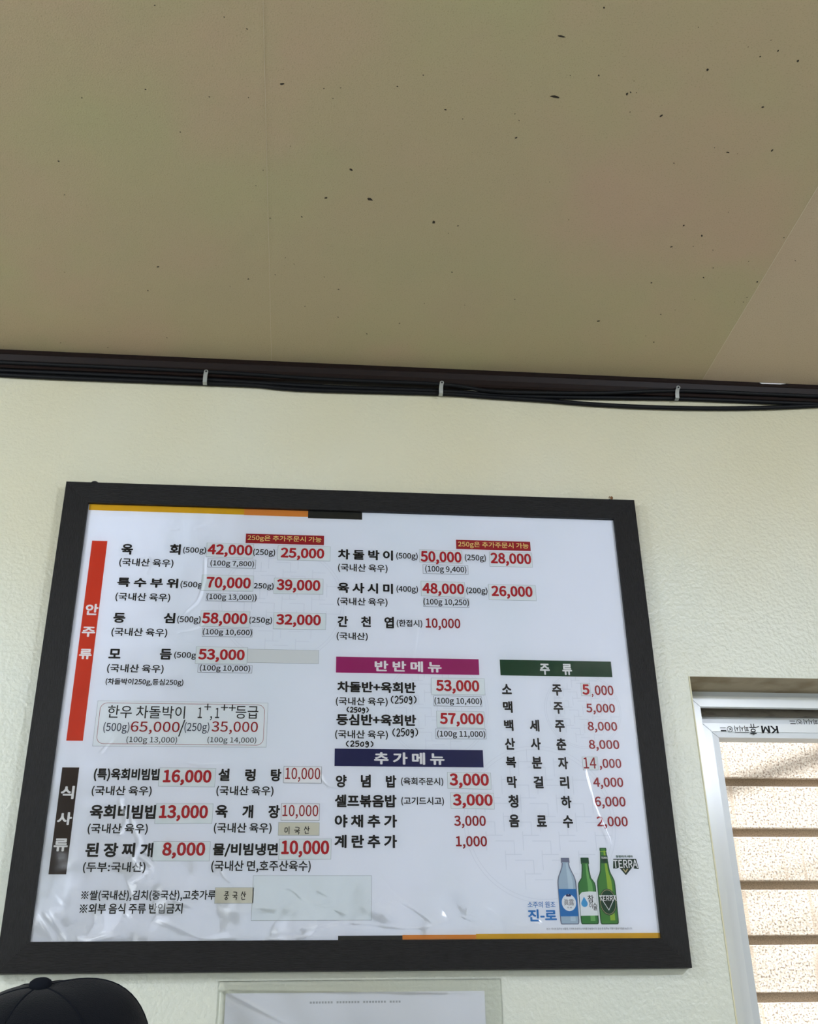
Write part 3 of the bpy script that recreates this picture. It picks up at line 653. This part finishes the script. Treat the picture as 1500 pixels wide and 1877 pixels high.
dp = [(1.0592, 1.4372)]+[(1.0592+.0062*math.cos(a), 1.4248+.0062*math.sin(a)) for a in [math.radians(25-k*230/14) for k in range(15)]]
shape(dp[::-1], yb_, INK['drop'])
lettering('참', 1.0660, 1.4268, 1.0775, 1.4400, yb_, M_black, sheet, .012); lettering('이', 1.0680, 1.4158, 1.0745, 1.4262, yb_, M_black, sheet, .012); lettering('슬', 1.0752, 1.4128, 1.0832, 1.4262, yb_, M_black, sheet, .012)
disc(1.1050, 1.4275, .0168, .0240, ya, INK['dgreen']); disc(1.1050, 1.4275, .0152, .0222, yb_, INK['gold']); disc(1.1050, 1.4275, .0146, .0215, yc, INK['green'])
shape([(1.0885, 1.4395), (1.1050, 1.4120), (1.1215, 1.4395)], yd, INK['white']); shape([(1.0905, 1.4385), (1.1050, 1.4140), (1.1195, 1.4385)], YS-.00095, INK['deep'])
lettering('TERRA', 1.0885, 1.4295, 1.1215, 1.4385, YS-.00105, M_white, sheet, .010)
shape([(1.0985, 1.4980), (1.1125, 1.4980), (1.1120, 1.5125), (1.0990, 1.5125)], ya, INK['dgreen'], 'bottle_label_print'); shape([(1.1005, 1.5070), (1.1055, 1.4995), (1.1105, 1.5070)], yb_, INK['deep'])
lettering('TERRA', 1.0995, 1.5065, 1.1115, 1.5100, yc, M_white, sheet, .02)
rect(1.0987, 1.5190, 1.1103, 1.5205, ya, INK['lime'], sheet, 'bottle_cap_print')
# the separate logo
lettering('청정라거-테라', 1.1285, 1.5085, 1.1620, 1.5130, ya, INK['dgreen'], sheet, .03)
shape([(1.1210, 1.4885), (1.1232, 1.5065), (1.1682, 1.5065), (1.1715, 1.4875), (1.1625, 1.4885), (1.1590, 1.4905), (1.1449, 1.4760), (1.1330, 1.4905), (1.1290, 1.4885)], y1, INK['deep'])
shape([(1.1395, 1.4880), (1.1449, 1.4800), (1.1505, 1.4880), (1.1480, 1.4880), (1.1449, 1.4835), (1.1420, 1.4880)], ya, INK['gold'])
lettering('TERRA', 1.1222, 1.4895, 1.1700, 1.5045, ya, M_white, sheet, .014)

# price stickers pasted over the print
for si, (k, x0, z0, x1, z1, items) in enumerate(STICKERS):
    x0, z0, x1, z1 = (v/1e3 for v in (x0, z0, x1, z1)); par = sheet; ys = YS-.0008
    if k != 'none':
        b = MB(); rnd = random.Random(si); dz = rnd.uniform(-.0006, .0006)
        def q(i, y, m):   # thin slab, very slightly crooked
            P = [(x0+i, z0+i+dz), (x1-i, z0+i-dz), (x1-i, z1-i-dz*.5), (x0+i, z1-i+dz*.5)]
            b.prism(P, y, YS-.0001, m)
        q(0, YS-.0004, 1); q(.00055, YS-.0006, 0)
        if k == 'big':
            # rounded dark red outline round the offer
            X0, X1, Z0, Z1, R = x0+.006, x1-.006, z0+.004, z1-.004, .014; P = []
            for cx, cz, a in ((X1-R, Z1-R, 0), (X0+R, Z1-R, 90), (X0+R, Z0+R, 180), (X1-R, Z0+R, 270)):
                P += [(cx, cz, math.radians(a+t*90/8)) for t in range(9)]
            n = len(P); V = []
            for cx, cz, a in P: V += [(cx+R*math.cos(a), YS-.0007, cz+R*math.sin(a)), (cx+(R-.0008)*math.cos(a), YS-.0007, cz+(R-.0008)*math.sin(a))]
            b.add(V, [(2*i, 2*i+1, (2*i+3) % (2*n), (2*i+2) % (2*n)) for i in range(n)], 2)
        nm = {'tape': 'price_sticker', 'box': 'unit_price_sticker', 'white': 'price_sticker', 'beige': 'masking_tape', 'dull': 'blank_sticker', 'blank': 'blank_sticker', 'big': 'offer_sticker'}[k]
        par = obj(nm, b.V, b.F, [M_st[k], M_edgeb if k in ('box', 'white') else M_edge, M_red2], board, b.M)
        if k == 'beige': par['label'] = 'beige tape with a handwritten country of origin'
        if k == 'big': par['label'] = 'large pasted offer with a rounded red outline'
        if k == 'blank': par['label'] = 'wrinkled translucent blank tape at the bottom'
        if k == 'dull': par['label'] = 'greyish blank tape covering an old price'
    for kk, t, a0, c0, a1, c1 in items:
        a0, c0, a1, c1 = (v/1e3 for v in (a0, c0, a1, c1))
        if kk == 'H': handwriting(t, a0, c0, a1, c1, ys, M_black, par, .0021 if len(t) > 4 else .0014)
        else:
            mm, off = STY[kk]; lettering(t, a0, c0, a1, c1, ys, mm, par, off)

# wrinkled clear film over the whole sheet
def film():
    fx0, fx1, fz0, fz1 = ix0-.003, ix1+.003, iz0-.003, iz1+.003
    nx, nz = 620, 470
    X, Z = np.meshgrid(np.linspace(fx0, fx1, nx), np.linspace(fz0, fz1, nz))
    H = np.zeros_like(X); rng = np.random.default_rng(3)
    # gentle cockling, stronger in the lower left corner
    amp = .03+.22*np.exp(-((X-.25)/.35)**2-((Z-1.40)/.10)**2)+.20*np.exp(-((X-.75)/.35)**2-((Z-1.40)/.06)**2)
    for _ in range(70):
        th = rng.uniform(0, math.pi); lam = rng.uniform(.02, .14); ph = rng.uniform(0, 6.28)
        kx, kz = math.cos(th)*6.283/lam, math.sin(th)*6.283/lam
        warp = .4*np.sin(X*rng.uniform(5, 25)+ph)+.4*np.sin(Z*rng.uniform(5, 25))
        H += lam*.010*np.sin(kx*X+kz*Z+ph+warp*2)
    H *= amp
    for h, s, pts in RIDGES:
        P = [(a/1e3, b/1e3) for a, b in pts]; s = s*.62e-3
        P = [(p.x, p.y) for p in spline([(a, b, 0) for a, b in P], 5)]
        x0, x1 = min(p[0] for p in P)-.03, max(p[0] for p in P)+.03; z0, z1 = min(p[1] for p in P)-.03, max(p[1] for p in P)+.03
        I = (X > x0) & (X < x1) & (Z > z0) & (Z < z1); xx, zz = X[I], Z[I]; D = np.full(xx.shape, 1e9)
        for (ax, az), (bx, bz) in zip(P, P[1:]):
            dx, dz = bx-ax, bz-az; L = dx*dx+dz*dz+1e-12; t = np.clip(((xx-ax)*dx+(zz-az)*dz)/L, 0, 1)
            D = np.minimum(D, np.hypot(xx-ax-t*dx, zz-az-t*dz))
        H[I] += h*.55e-3*np.exp(-(D/s)**2)
    H = np.clip(H, -.0012, .0045)
    Y = YS-.0028-H
    V = np.stack([X, Y, Z], -1).reshape(-1, 3)
    c = Vector((.625, YS-.003, (fz0+fz1)/2))
    me = bpy.data.meshes.new('plastic_film'); nq = (nx-1)*(nz-1)
    me.vertices.add(nx*nz); me.vertices.foreach_set('co', (V-np.array(c)).astype(np.float32).ravel())
    i = (np.arange(nz-1)[:, None]*nx+np.arange(nx-1)[None, :]).ravel()
    Q = np.stack([i, i+1, i+nx+1, i+nx], 1).astype(np.int32)
    me.loops.add(nq*4); me.loops.foreach_set('vertex_index', Q.ravel()); me.polygons.add(nq)
    me.polygons.foreach_set('loop_start', np.arange(nq, dtype=np.int32)*4); me.polygons.foreach_set('loop_total', np.full(nq, 4, dtype=np.int32))
    me.polygons.foreach_set('use_smooth', [True]*nq); me.update(calc_edges=True); me.materials.append(M_film)
    o = place(bpy.data.objects.new('plastic_film', me), c, board); o['label'] = 'wrinkled clear plastic film'
film()
# hanging hardware peeping over the top rail
MB().tube([(.0565+.0085*math.cos(a), .014, BZ1+.0008+.0085*math.sin(a)) for a in [math.pi*k/10 for k in range(11)]], .0016, 8).build('hanging_ring', M_gasket, board, smooth=True)
MB().prism([(.0565+.0068*math.cos(math.pi*k/10), BZ1-.0005+.0068*math.sin(math.pi*k/10)) for k in range(11)], .012, .018).build('hanger_tab', M_frame, board)
hb = MB().prism([(1.186, BZ1-.0006), (1.205, BZ1-.0006), (1.203, BZ1+.005), (1.197, BZ1+.0075), (1.190, BZ1+.004)], .012, .018)
hb.build('hanger_tab', M_frame, board)
rust = mat('rusty_screw', srgb(120, 84, 50), .6, metal=.4)
MB().tube([(1.199, .004, BZ1+.006), (1.203, .010, BZ1+.0085), (1.204, .0245, BZ1+.0095)], [.0036, .0018, .0016], 8).build('screw', rust, board)
MB().tube([(1.194, .006, BZ1+.006), (1.1965, .010, BZ1+.012)], .0011, 6).build('wire_end', rust, board)

# ------------------------------------------------------------------ laminated notice under the board
nb = empty('laminated_notice', (.631, WY, .98)); tag(nb, 'white sheet in a clear plastic sleeve on the wall below the menu board', 'notice')
paper = MB().box(.3985, .8640, .0225, .0232, .985, 1.2768).build('paper', mat('notice_paper', srgb(234, 237, 248), .6), nb)
b = MB()
for k in range(31):
    x = .548+k*.0053
    if k % 9 == 8: continue
    b.box(x, x+.0034, .02245, .0225, 1.2588, 1.2622); 
obj('faded_lettering', b.V, b.F, mat('faded_print', srgb(176, 180, 188), .7), paper)
def sleeve():
    X = np.linspace(.3840, .8960, 180); Z = np.linspace(.98, 1.2975, 120); V = []; F = []
    for j, z in enumerate(Z):
        for i, x in enumerate(X):
            d = min(x-.3840, .8960-x, 1.2975-z)
            h = .0012
            h += .0016*math.exp(-((z-(1.2860-.012*max(0, (x-.40)/.5)))/.0028)**2)*(1 if x < .8 else .4)
            h += .0022*math.exp(-(((x-.395)*.5+(z-1.2845))/.0022)**2)*math.exp(-((x-.43)/.05)**2)
            h += .0010*math.exp(-((x-.3905)/.003)**2)
            h += .0003*math.sin(x*60+z*40)+.0002*math.sin(x*31-z*90)
            if d < .003: h *= d/.003
            V.append((x, min(.0247, .0222-max(0.0002, h)+(.0024 if d < .001 else 0)), z))
    n = len(X)
    for j in range(len(Z)-1):
        for i in range(n-1): F.append((j*n+i, j*n+i+1, (j+1)*n+i+1, (j+1)*n+i))
    obj('plastic_sleeve', V, F, clear_mat('sleeve_plastic', (.985, .985, .96, 1), .09, 1.5, milk=.03), nb, smooth=True)
sleeve()

# ------------------------------------------------------------------ window
win = empty('window_1', ((WX0+WX1)/2, .17, WZ0)); tag(win, kind='structure')
FYa = .115
def ring(nm, x0, x1, z0, z1, tx, tz, y0, y1, m, mats=None, gap=.0007, only=None):
    P = {'top': [(x0+tx+gap, z1-tz), (x1-tx-gap, z1-tz), (x1-gap, z1), (x0+gap, z1)], 'bottom': [(x0+gap, z0), (x1-gap, z0), (x1-tx-gap, z0+tz), (x0+tx+gap, z0+tz)],
         'left': [(x0, z0+gap), (x0+tx, z0+tz+gap), (x0+tx, z1-tz-gap), (x0, z1-gap)], 'right': [(x1, z0+gap), (x1, z1-gap), (x1-tx, z1-tz-gap), (x1-tx, z0+tz+gap)]}
    for k in ('top', 'bottom', 'left', 'right'):
        MB().prism(P[k], y0, y1).build(nm, m, win)
ring('frame_lip', WX0+.0005, WX1-.0005, WZ0+.0005, WZ1-.0005, .0260, .0145, FYa+.010, .262, M_pvc)
ring('window_frame', WX0+.0257, WX1-.0257, WZ0+.0137, WZ1-.0137, .0250, .0236, FYa, FYa+.012, M_pvcw)
ring('window_frame_gasket', WX0+.030, WX1-.030, WZ0+.018, WZ1-.018, .0180, .0160, FYa+.0125, FYa+.02, M_gasket, gap=0)
# upper track band behind the front lip, carrying the printed protective film
MB().box(WX0+.03, WX1-.03, .168, .186, 1.8236, 1.8672).build('track_band', M_pvc, win)
MB().box(WX0+.03, WX1-.03, .130, .168, 1.8640, 1.8674).build('track_channel', M_track, win)
MB().box(WX0+.03, WX1-.03, .158, .1675, 1.8375, 1.8640).build('track_shade', M_track, win)  # dark strip standing for the shade over the band's upper part
sx0, sx1 = 1.3985, 2.060
ring('window_sash', sx0, sx1, WZ0+.045, 1.8232, .0200, .0190, .166, .206, M_pvcw)
ring('window_sash', sx0+.0195, sx1-.0195, WZ0+.0635, 1.8232-.0185, .0155, .0130, .1685, .206, M_pvc)
MB().box(sx0+.034, sx1-.034, .190, .194, WZ0+.075, 1.7925).build('window_pane', M_glass, win)
ring('window_sash', 2.02, WX1-.05, WZ0+.045, 1.8232, .035, .032, .212, .250, M_pvc)
MB().box(2.05, WX1-.08, .228, .232, WZ0+.072, 1.796).build('window_pane', M_glass, win)
# yellowed sealant between wall and frame
MB().box(WX0-.0012, WX0+.0015, .0235, .12, WZ0, WZ1).build('sealant', M_caulk, win)
MB().box(WX0+.0005, WX1-.0005, .026, .262, WZ1-.0004, WZ1+.0008).build('lintel_plaster', M_plaster, win)
# printed marks on the protective film (upside down)
yf = .1655
def mark(x0, x1, z0, z1, y, big=True):
    """whole mark laid right to left because the film is upside down"""
    s = (x1-x0)/.1330
    if big:
        lettering('KM', x0+.0945*s, z0+.0055, x1, z1-.0005, y, M_black, win, .022, 'film_print', True)
        lettering('휴', x0+.0670*s, z0+.0005, x0+.0830*s, z1+.0035, y, M_black, win, .012, 'film_print', True)
        obj('film_print', [(x0+.080*s, y, z0+.016), (x0+.0900*s, y, z0+.0195), (x0+.0895*s, y, z0+.0210), (x0+.0795*s, y, z0+.0180)], [(0, 1, 2, 3)], M_black, win)
    lettering('피시시', x0+.0330*s, z0+.0085, x0+.0655*s, z1-.001, y, M_black, win, .016, 'film_print', True)
    rect(x0+.033*s, z0+.0060, x0+.065*s, z0+.0068, y, M_black, win, 'film_print')
    cx, cz, R = x0+.0222*s, (z0+z1)/2+.002, .0066
    V = []; n = 24
    for k in range(n):
        a = 2*math.pi*k/n; V += [(cx+R*math.cos(a), y, cz+R*math.sin(a)), (cx+(R-.0012)*math.cos(a), y, cz+(R-.0012)*math.sin(a))]
    obj('film_print', V, [(2*i, 2*i+1, (2*i+3) % (2*n), (2*i+2) % (2*n)) for i in range(n)], M_black, win)
    lettering('K', cx-.0033, cz-.0033, cx+.0033, cz+.0033, y, M_black, win, .012, 'film_print', True)
    rect(x0, cz+.0020, x0+.0130*s, cz+.0034, y, M_black, win, 'film_print'); rect(x0+.001, cz-.0050, x0+.0135*s, cz-.0020, y, M_black, win, 'film_print')
mark(1.4385, 1.5715, 1.7965, 1.8190, .1655)
# the second mark sits on the band above
mark(1.602, 1.735, 1.8150, 1.8365, .1675, True)

# ------------------------------------------------------------------ outside: granite-clad neighbouring building
nbld = empty('neighbouring_building', (2.2, 1.6, 0)); tag(nbld, 'pinkish granite-clad wall of the building outside the window, with deep horizontal grooves', 'building')
MB().box(-1.5, 6.5, 1.6055+.012, 1.9, 0, 4.2).build('wall_core', M_groove, nbld)
pitch, gr = .17345, .0295
slab = None; rnd = random.Random(4)
for r_ in range(24):
    z0 = 1.3563-7*pitch+r_*pitch; 
    for k in range(8):
        x0 = -1.45+k*.985+(.42 if r_ % 2 else 0)
        if slab is None:
            o = MB().box(x0, x0+.983, 1.6, 1.6175, z0, z0+pitch-gr).build('granite_slab', M_stone, nbld); bevel(o, .002, 1); slab = o; s0 = Vector(WL[o.name])
        else:
            o = slab.copy(); COL.objects.link(o); o.parent = nbld; w_ = s0+Vector((x0+1.45, 0, z0-(1.3563-7*pitch))); o.location = w_-WL[nbld.name]; WL[o.name] = w_
tag(MB().box(RX0-4, RX1+6, WY+TH, 1.617, -.1, -.02).build('alley_ground', mat('alley_concrete', srgb(150, 146, 138), .9, bump=(40, .5))), kind='structure')
# thin wires strung across the alley, throwing slanting shadows on the granite
def wire(A, B, t, r, label):
    a = Vector(A)-SUN_DIR*t; c = Vector(B)-SUN_DIR*t; d = (c-a).normalized(); a = a-d*1.6; c = c+d*2.2
    o = MB().tube([a, (a+c)/2, c], r, 8).build('overhead_wire', M_cable); tag(o, label, 'wire', 'wires above the alley')
wire((2.1367, 1.6, 2.0541), (2.3676, 1.6, 2.1263), 1.45, .011, 'thick black wire strung above the alley outside the window')
wire((2.0923, 1.6, 1.6981), (2.2924, 1.6, 1.7389), 1.75, .0045, 'thin black wire above the alley, furthest from the window')
wire((2.0142, 1.6, 1.5123), (2.259, 1.6, 1.5672), 1.95, .0045, 'thin black wire above the alley, between two others')
wire((2.0207, 1.6, 1.4061), (2.229, 1.6, 1.4126), 2.1, .0045, 'thin black wire above the alley, lowest of them')

# ------------------------------------------------------------------ seated person in a black cap (only the crown shows in the photograph)
def person():
    CX, CY, CZ = .272, -.85, 1.127                 # centre of the cap band
    root = empty('person', (CX-.03, CY+.02, 0.0)); tag(root, 'person seated below the menu board wearing a black baseball cap', 'person')
    # continuous body: connected joints, skin modifier
    J = {'pelvis': ((.215, -.835, .53), .105), 'waist': ((.215, -.835, .66), .115), 'chest': ((.225, -.84, .82), .128), 'shoul': ((.235, -.845, .935), .080), 'neck0': ((.243, -.848, .975), .055), 'neck1': ((.25, -.85, 1.04), .050)}
    E = [('lsh', 'chest'), ('rsh', 'chest'), ('lhip', 'waist'), ('rhip', 'waist'), ('pelvis', 'waist'), ('waist', 'chest'), ('chest', 'shoul'), ('shoul', 'neck0'), ('neck0', 'neck1')]
    for s, n in ((1, 'l'), (-1, 'r')):
        J.update({n+'sh': ((.232, -.845+s*.165, .905), .056), n+'up': ((.235, -.845+s*.195, .79), .047), n+'el': ((.240, -.845+s*.205, .665), .039), n+'fo': ((.34, -.845+s*.170, .645), .036), n+'wr': ((.450, -.845+s*.130, .632), .026),
                  n+'hip': ((.235, -.835+s*.09, .518), .088), n+'th': ((.42, -.835+s*.12, .52), .074), n+'kn': ((.62, -.835+s*.13, .52), .058), n+'ca': ((.63, -.835+s*.13, .30), .050), n+'an': ((.61, -.835+s*.13, .075), .038)})
        E += [('shoul', n+'sh'), (n+'sh', n+'up'), (n+'up', n+'el'), (n+'el', n+'fo'), (n+'fo', n+'wr'), ('pelvis', n+'hip'), (n+'hip', n+'th'), (n+'th', n+'kn'), (n+'kn', n+'ca'), (n+'ca', n+'an')]
    names = list(J); V = [J[k][0] for k in names]
    def skinned(nm, V, E, R, mats, parent, root_i=0, sub=2, paint=None):
        me = bpy.data.meshes.new(nm); c = Vector(V[root_i]); me.from_pydata([tuple(Vector(v)-c) for v in V], E, [])
        o = bpy.data.objects.new(nm, me); COL.objects.link(o)
        md = o.modifiers.new('skin', 'SKIN'); me.skin_vertices[0].data[0].use_root = True
        for i, r in enumerate(R): me.skin_vertices[0].data[i].radius = (r, r); me.skin_vertices[0].data[i].use_root = (i == root_i)
        md.use_smooth_shade = True
        sd = o.modifiers.new('sub', 'SUBSURF'); sd.levels = sub; sd.render_levels = sub
        dg = bpy.context.evaluated_depsgraph_get(); m2 = bpy.data.meshes.new_from_object(o.evaluated_get(dg)); bpy.data.objects.remove(o)
        m2.name = nm
        m2.materials.clear()
        for m in mats: m2.materials.append(m)
        if paint:
            for p in m2.polygons: p.material_index = paint(p.center+c)
        for p in m2.polygons: p.use_smooth = True
        return place(bpy.data.objects.new(nm, m2), c, parent)
    def paint(c):
        if c.z > .985 and abs(c.y+.85) < .07: return 2
        if c.x > .440 and abs(abs(c.y+.845)-.13) < .05 and c.z > .612: return 2
        if c.z < .56 or (c.x > .34 and c.z < .605): return 1
        return 0
    def limbs(nm, E, mats, parent, paint, vox=.0085):
        """tapered limbs and joints fused by a voxel remesh into one continuous surface"""
        b = MB()
        for a_, c_ in E:
            (p, r), (q, t) = J[a_], J[c_]; p, q = Vector(p), Vector(q); L = (q-p).length; n = max(6, int(L/.02))
            d = (q-p).normalized(); pts = [p-d*r*.86]+[p-d*r*.5]+[p+(q-p)*k/n for k in range(n+1)]+[q+d*t*.5, q+d*t*.86]
            rr = [r*.5, r*.86]+[r+(t-r)*k/n for k in range(n+1)]+[t*.86, t*.5]
            b.tube(pts, rr, 20)
        me = bpy.data.meshes.new(nm); c = Vector((.3, -.84, .5)); me.from_pydata([tuple(Vector(v)-c) for v in b.V], [], b.F)
        o = bpy.data.objects.new(nm, me); COL.objects.link(o)
        md = o.modifiers.new('remesh', 'REMESH'); md.mode = 'VOXEL'; md.voxel_size = vox
        sm = o.modifiers.new('smooth', 'SMOOTH'); sm.iterations = 10; sm.factor = .6
        dg = bpy.context.evaluated_depsgraph_get(); m2 = bpy.data.meshes.new_from_object(o.evaluated_get(dg)); bpy.data.objects.remove(o)
        m2.name = nm; m2.materials.clear()
        for m in mats: m2.materials.append(m)
        for p in m2.polygons: p.material_index = paint(p.center+c); p.use_smooth = True
        return place(bpy.data.objects.new(nm, m2), c, parent)
    limbs('body', E, [M_shirt, M_trouser, M_skin], root, paint)
    # hands resting on the thighs: palm, four bent fingers and a thumb
    for s in (1, -1):
        bx, by, bz = .462, -.845+s*.128, .626
        hv = [(bx-.02, by, bz+.004), (bx+.03, by, bz+.004), (bx+.062, by, bz+.001)]; he = [(0, 1), (1, 2)]; hr = [.024, .025, .024]
        for f, (dy, L) in enumerate(((-.030, .058), (-.012, .070), (.008, .066), (.026, .052))):
            dy *= -s; i0 = len(hv); y = by+dy
            hv += [(bx+.072, y, bz), (bx+.072+L*.45, y*1.0, bz-.003), (bx+.072+L*.8, y, bz-.012), (bx+.072+L*.95, y, bz-.022)]
            he += [(2, i0), (i0, i0+1), (i0+1, i0+2), (i0+2, i0+3)]; hr += [.0095, .009, .008, .007]
        i0 = len(hv); hv += [(bx+.028, by-s*.030, bz-.002), (bx+.050, by-s*.050, bz-.008), (bx+.072, by-s*.056, bz-.018)]; he += [(1, i0), (i0, i0+1), (i0+1, i0+2)]; hr += [.013, .010, .008]
        skinned('hand', hv, he, hr, [M_skin], root, 0, 1)
        sv = [(.600, -.835+s*.13, .050), (.66, -.835+s*.13, .046), (.75, -.835+s*.135, .037), (.80, -.835+s*.135, .032)]
        skinned('shoe', sv, [(0, 1), (1, 2), (2, 3)], [.050, .046, .038, .030], [M_gasket], root, 0, 2)
    # head with face, turned to the right
    hx, hy, hz = CX-.012, CY, 1.098
    V = []; F = []; nu, nv = 48, 36
    def bumpf(d):
        # d unit vector, x forward
        r = 1.0
        def g(v, w, a): return a*math.exp(-((d-Vector(v).normalized()).length/w)**2)
        r += g((1, 0, -.28), .16, .16)+g((1, 0, -.12), .12, .07)          # nose
        r += g((1, 0, -.72), .20, .05)+g((1, 0, -.50), .10, .03)+g((.72, 0, -1), .25, .06)   # lips, chin
        for s in (1, -1): r += g((1, .34*s, -.05), .15, -.07)+g((1, .5*s, -.40), .25, .02)+g((1, .32*s, .12), .16, .03)
        return r
    for j in range(nv+1):
        ph = math.pi*j/nv
        for i in range(nu):
            th = 2*math.pi*i/nu; d = Vector((math.sin(ph)*math.cos(th), math.sin(ph)*math.sin(th), math.cos(ph))); r = bumpf(d)
            low = max(0, -d.z)
            V.append((hx+d.x*.094*r*(1-.12*low), hy+d.y*.076*r*(1-.22*low), hz-.005+d.z*.116*r))
    for j in range(nv):
        for i in range(nu): F.append((j*nu+i, (j+1)*nu+i, (j+1)*nu+(i+1) % nu, j*nu+(i+1) % nu))
    mi = []
    for f in F:
        c = sum((Vector(V[k]) for k in f), Vector())/4
        mi.append(1 if (c.x < hx+.012 and c.z > hz-.045 and abs(c.y-hy) > -.1) or c.z > hz+.045 else 0)
    head = obj('head', V, F, [M_skin, M_hair], root, mi, True)
    eye = mat('eye_white', srgb(235, 232, 228), .2); iris = mat('iris', srgb(40, 26, 18), .2); lip = mat('lips', srgb(180, 110, 100), .45)
    def ball(nm, c, r, m, sc=(1, 1, 1)):
        V = []; F = []
        for j in range(9):
            for i in range(12):
                p, t = math.pi*j/8, 2*math.pi*i/12; V.append((c[0]+r*sc[0]*math.sin(p)*math.cos(t), c[1]+r*sc[1]*math.sin(p)*math.sin(t), c[2]+r*sc[2]*math.cos(p)))
        for j in range(8):
            for i in range(12): F.append((j*12+i, (j+1)*12+i, (j+1)*12+(i+1) % 12, j*12+(i+1) % 12))
        obj(nm, V, F, m, head, smooth=True)
    for s in (1, -1):
        ball('eye', (hx+.079, hy+s*.030, hz-.008), .011, eye); ball('iris', (hx+.0875, hy+s*.031, hz-.008), .0042, iris)
        ball('ear', (hx-.005, hy+s*.076, hz-.022), .030, M_skin, (.6, .28, 1)); 
        MB().tube([(hx+.088, hy+s*.016, hz+.012), (hx+.088, hy+s*.032, hz+.016), (hx+.080, hy+s*.046, hz+.011)], .0032, 6).build('eyebrow', M_hair, head, smooth=True)
    MB().tube([(hx+.076, hy-.022, hz-.068), (hx+.087, hy-.008, hz-.066), (hx+.087, hy+.008, hz-.066), (hx+.076, hy+.022, hz-.068)], .0040, 6).build('lips', lip, head, smooth=True)
    # the cap: six stitched panels, a tall structured front, tilted towards the camera
    T = Matrix.Translation((CX, CY, CZ)) @ Matrix.Rotation(math.radians(CAP_YAW), 4, 'Z') @ Matrix.Rotation(math.radians(CAP_ROLL), 4, 'X') @ Matrix.Rotation(math.radians(CAP_PITCH), 4, 'Y')
    A, B, H = .104, .083, .112
    def crown(u, v, lift=0):
        """u angle round the head (0 = front), v 0 at the band .. 1 at the button"""
        a = v*math.pi/2; rr = math.cos(a)**.86; zz = math.sin(a)**.92
        fx = math.cos(u); front = max(0, fx)
        x = A*rr*fx; y = B*rr*math.sin(u); z = H*zz
        x += .008*front*math.sin(a*2)
        z += .0135*front*front*math.sin(a*2)**1.1*max(0, 1.1-abs(math.sin(u)))
        x -= .006*v
        # panels puff slightly between the seams
        pf = abs(math.sin(3*u))**.5
        k = 1+.018*pf*math.sin(a*2)+.0045*math.sin(u*5+v*7)*math.sin(2*a)+lift
        p = Vector((x*k, y*k, z*(1+(k-1)*.5)))
        return T @ p
    V = []; F = []; nu, nv = 96, 28
    for j in range(nv+1):
        for i in range(nu): V.append(crown(2*math.pi*i/nu, min(.999, j/nv)))
    for j in range(nv):
        for i in range(nu): F.append((j*nu+i, j*nu+(i+1) % nu, (j+1)*nu+(i+1) % nu, (j+1)*nu+i))
    F.append(tuple(range(nv*nu, nv*nu+nu)))
    cap = obj('baseball_cap', V, F, M_capm, root, smooth=True)
    stitch = mat('cap_stitching', srgb(22, 25, 33), .95, spec=.1)
    for k in range(6):
        u = k*math.pi/3
        pts = [crown(u, v/20*.985, .002) for v in range(21)]
        MB().tube(pts, .0009, 6).build('seam', stitch, cap, smooth=True)
    c = crown(0, .999); ax = (T.to_3x3() @ Vector((0, 0, 1))).normalized(); e1 = ax.orthogonal().normalized(); e2 = ax.cross(e1)
    V = []; F = []
    prof = [(.0105, -.002), (.0112, .0015), (.0105, .0045), (.0075, .0066), (.0035, .0076), (.0002, .0078)]
    for r, h in prof:
        for i in range(20): V.append(c+ax*h+(e1*math.cos(i*math.pi/10)+e2*math.sin(i*math.pi/10))*r)
    for j in range(len(prof)-1):
        for i in range(20): F.append((j*20+i, j*20+(i+1) % 20, (j+1)*20+(i+1) % 20, (j+1)*20+i))
    obj('button', V, F, stitch, cap, smooth=True)
    # brim
    V = []; F = []; n, mrows = 24, 8
    for layer in (0, -.003):
        for j in range(mrows+1):
            for i in range(n+1):
                u = math.radians(-62+124*i/n); t = j/mrows
                ex = .070*math.cos(u*1.25)**.6 if abs(u*1.25) < math.pi/2 else 0
                x = A*math.cos(u)+ex*t; y = B*math.sin(u)*(1+.0*t); z = .006-.010*t-.35*(y*y)/.083*t*1.0+layer
                V.append(T @ Vector((x, y, z)))
    W = n+1; K = W*(mrows+1)
    for j in range(mrows):
        for i in range(n): q = (j*W+i, j*W+i+1, (j+1)*W+i+1, (j+1)*W+i); F += [q, tuple(a+K for a in q[::-1])]
    for i in range(n): F.append((mrows*W+i, mrows*W+i+1, mrows*W+i+1+K, mrows*W+i+K))
    for j in range(mrows):
        F.append((j*W, (j+1)*W, (j+1)*W+K, j*W+K)); F.append((j*W+n, j*W+n+K, (j+1)*W+n+K, (j+1)*W+n))
    obj('brim', V, F, M_capm, cap, smooth=True)
    # the stool that carries the sitter
    st = empty('stool', (.215, -.835, 0)); tag(st, 'round dark stool under the seated person', 'stool')
    pr = [(math.cos(a*math.pi/16), math.sin(a*math.pi/16)) for a in range(32)]
    V = []; F = []
    for r, z in ((.150, .372), (.165, .382), (.168, .402), (.155, .415), (.02, .417)):
        V += [(.215+c_*r, -.835+s_*r, z) for c_, s_ in pr]
    for j in range(4):
        for i in range(32): F.append((j*32+i, j*32+(i+1) % 32, (j+1)*32+(i+1) % 32, (j+1)*32+i))
    F += [tuple(range(31, -1, -1)), tuple(range(128, 160))]
    obj('seat', V, F, M_brownwood, st, smooth=True)
    for a in range(4):
        an = math.pi/4+a*math.pi/2
        MB().tube([(.215+.11*math.cos(an), -.835+.11*math.sin(an), .374), (.215+.17*math.cos(an), -.835+.17*math.sin(an), 0)], .013, 10).build('leg', M_zinc, st, smooth=True)
CAP_YAW, CAP_ROLL, CAP_PITCH = 12, 20, -6
person()
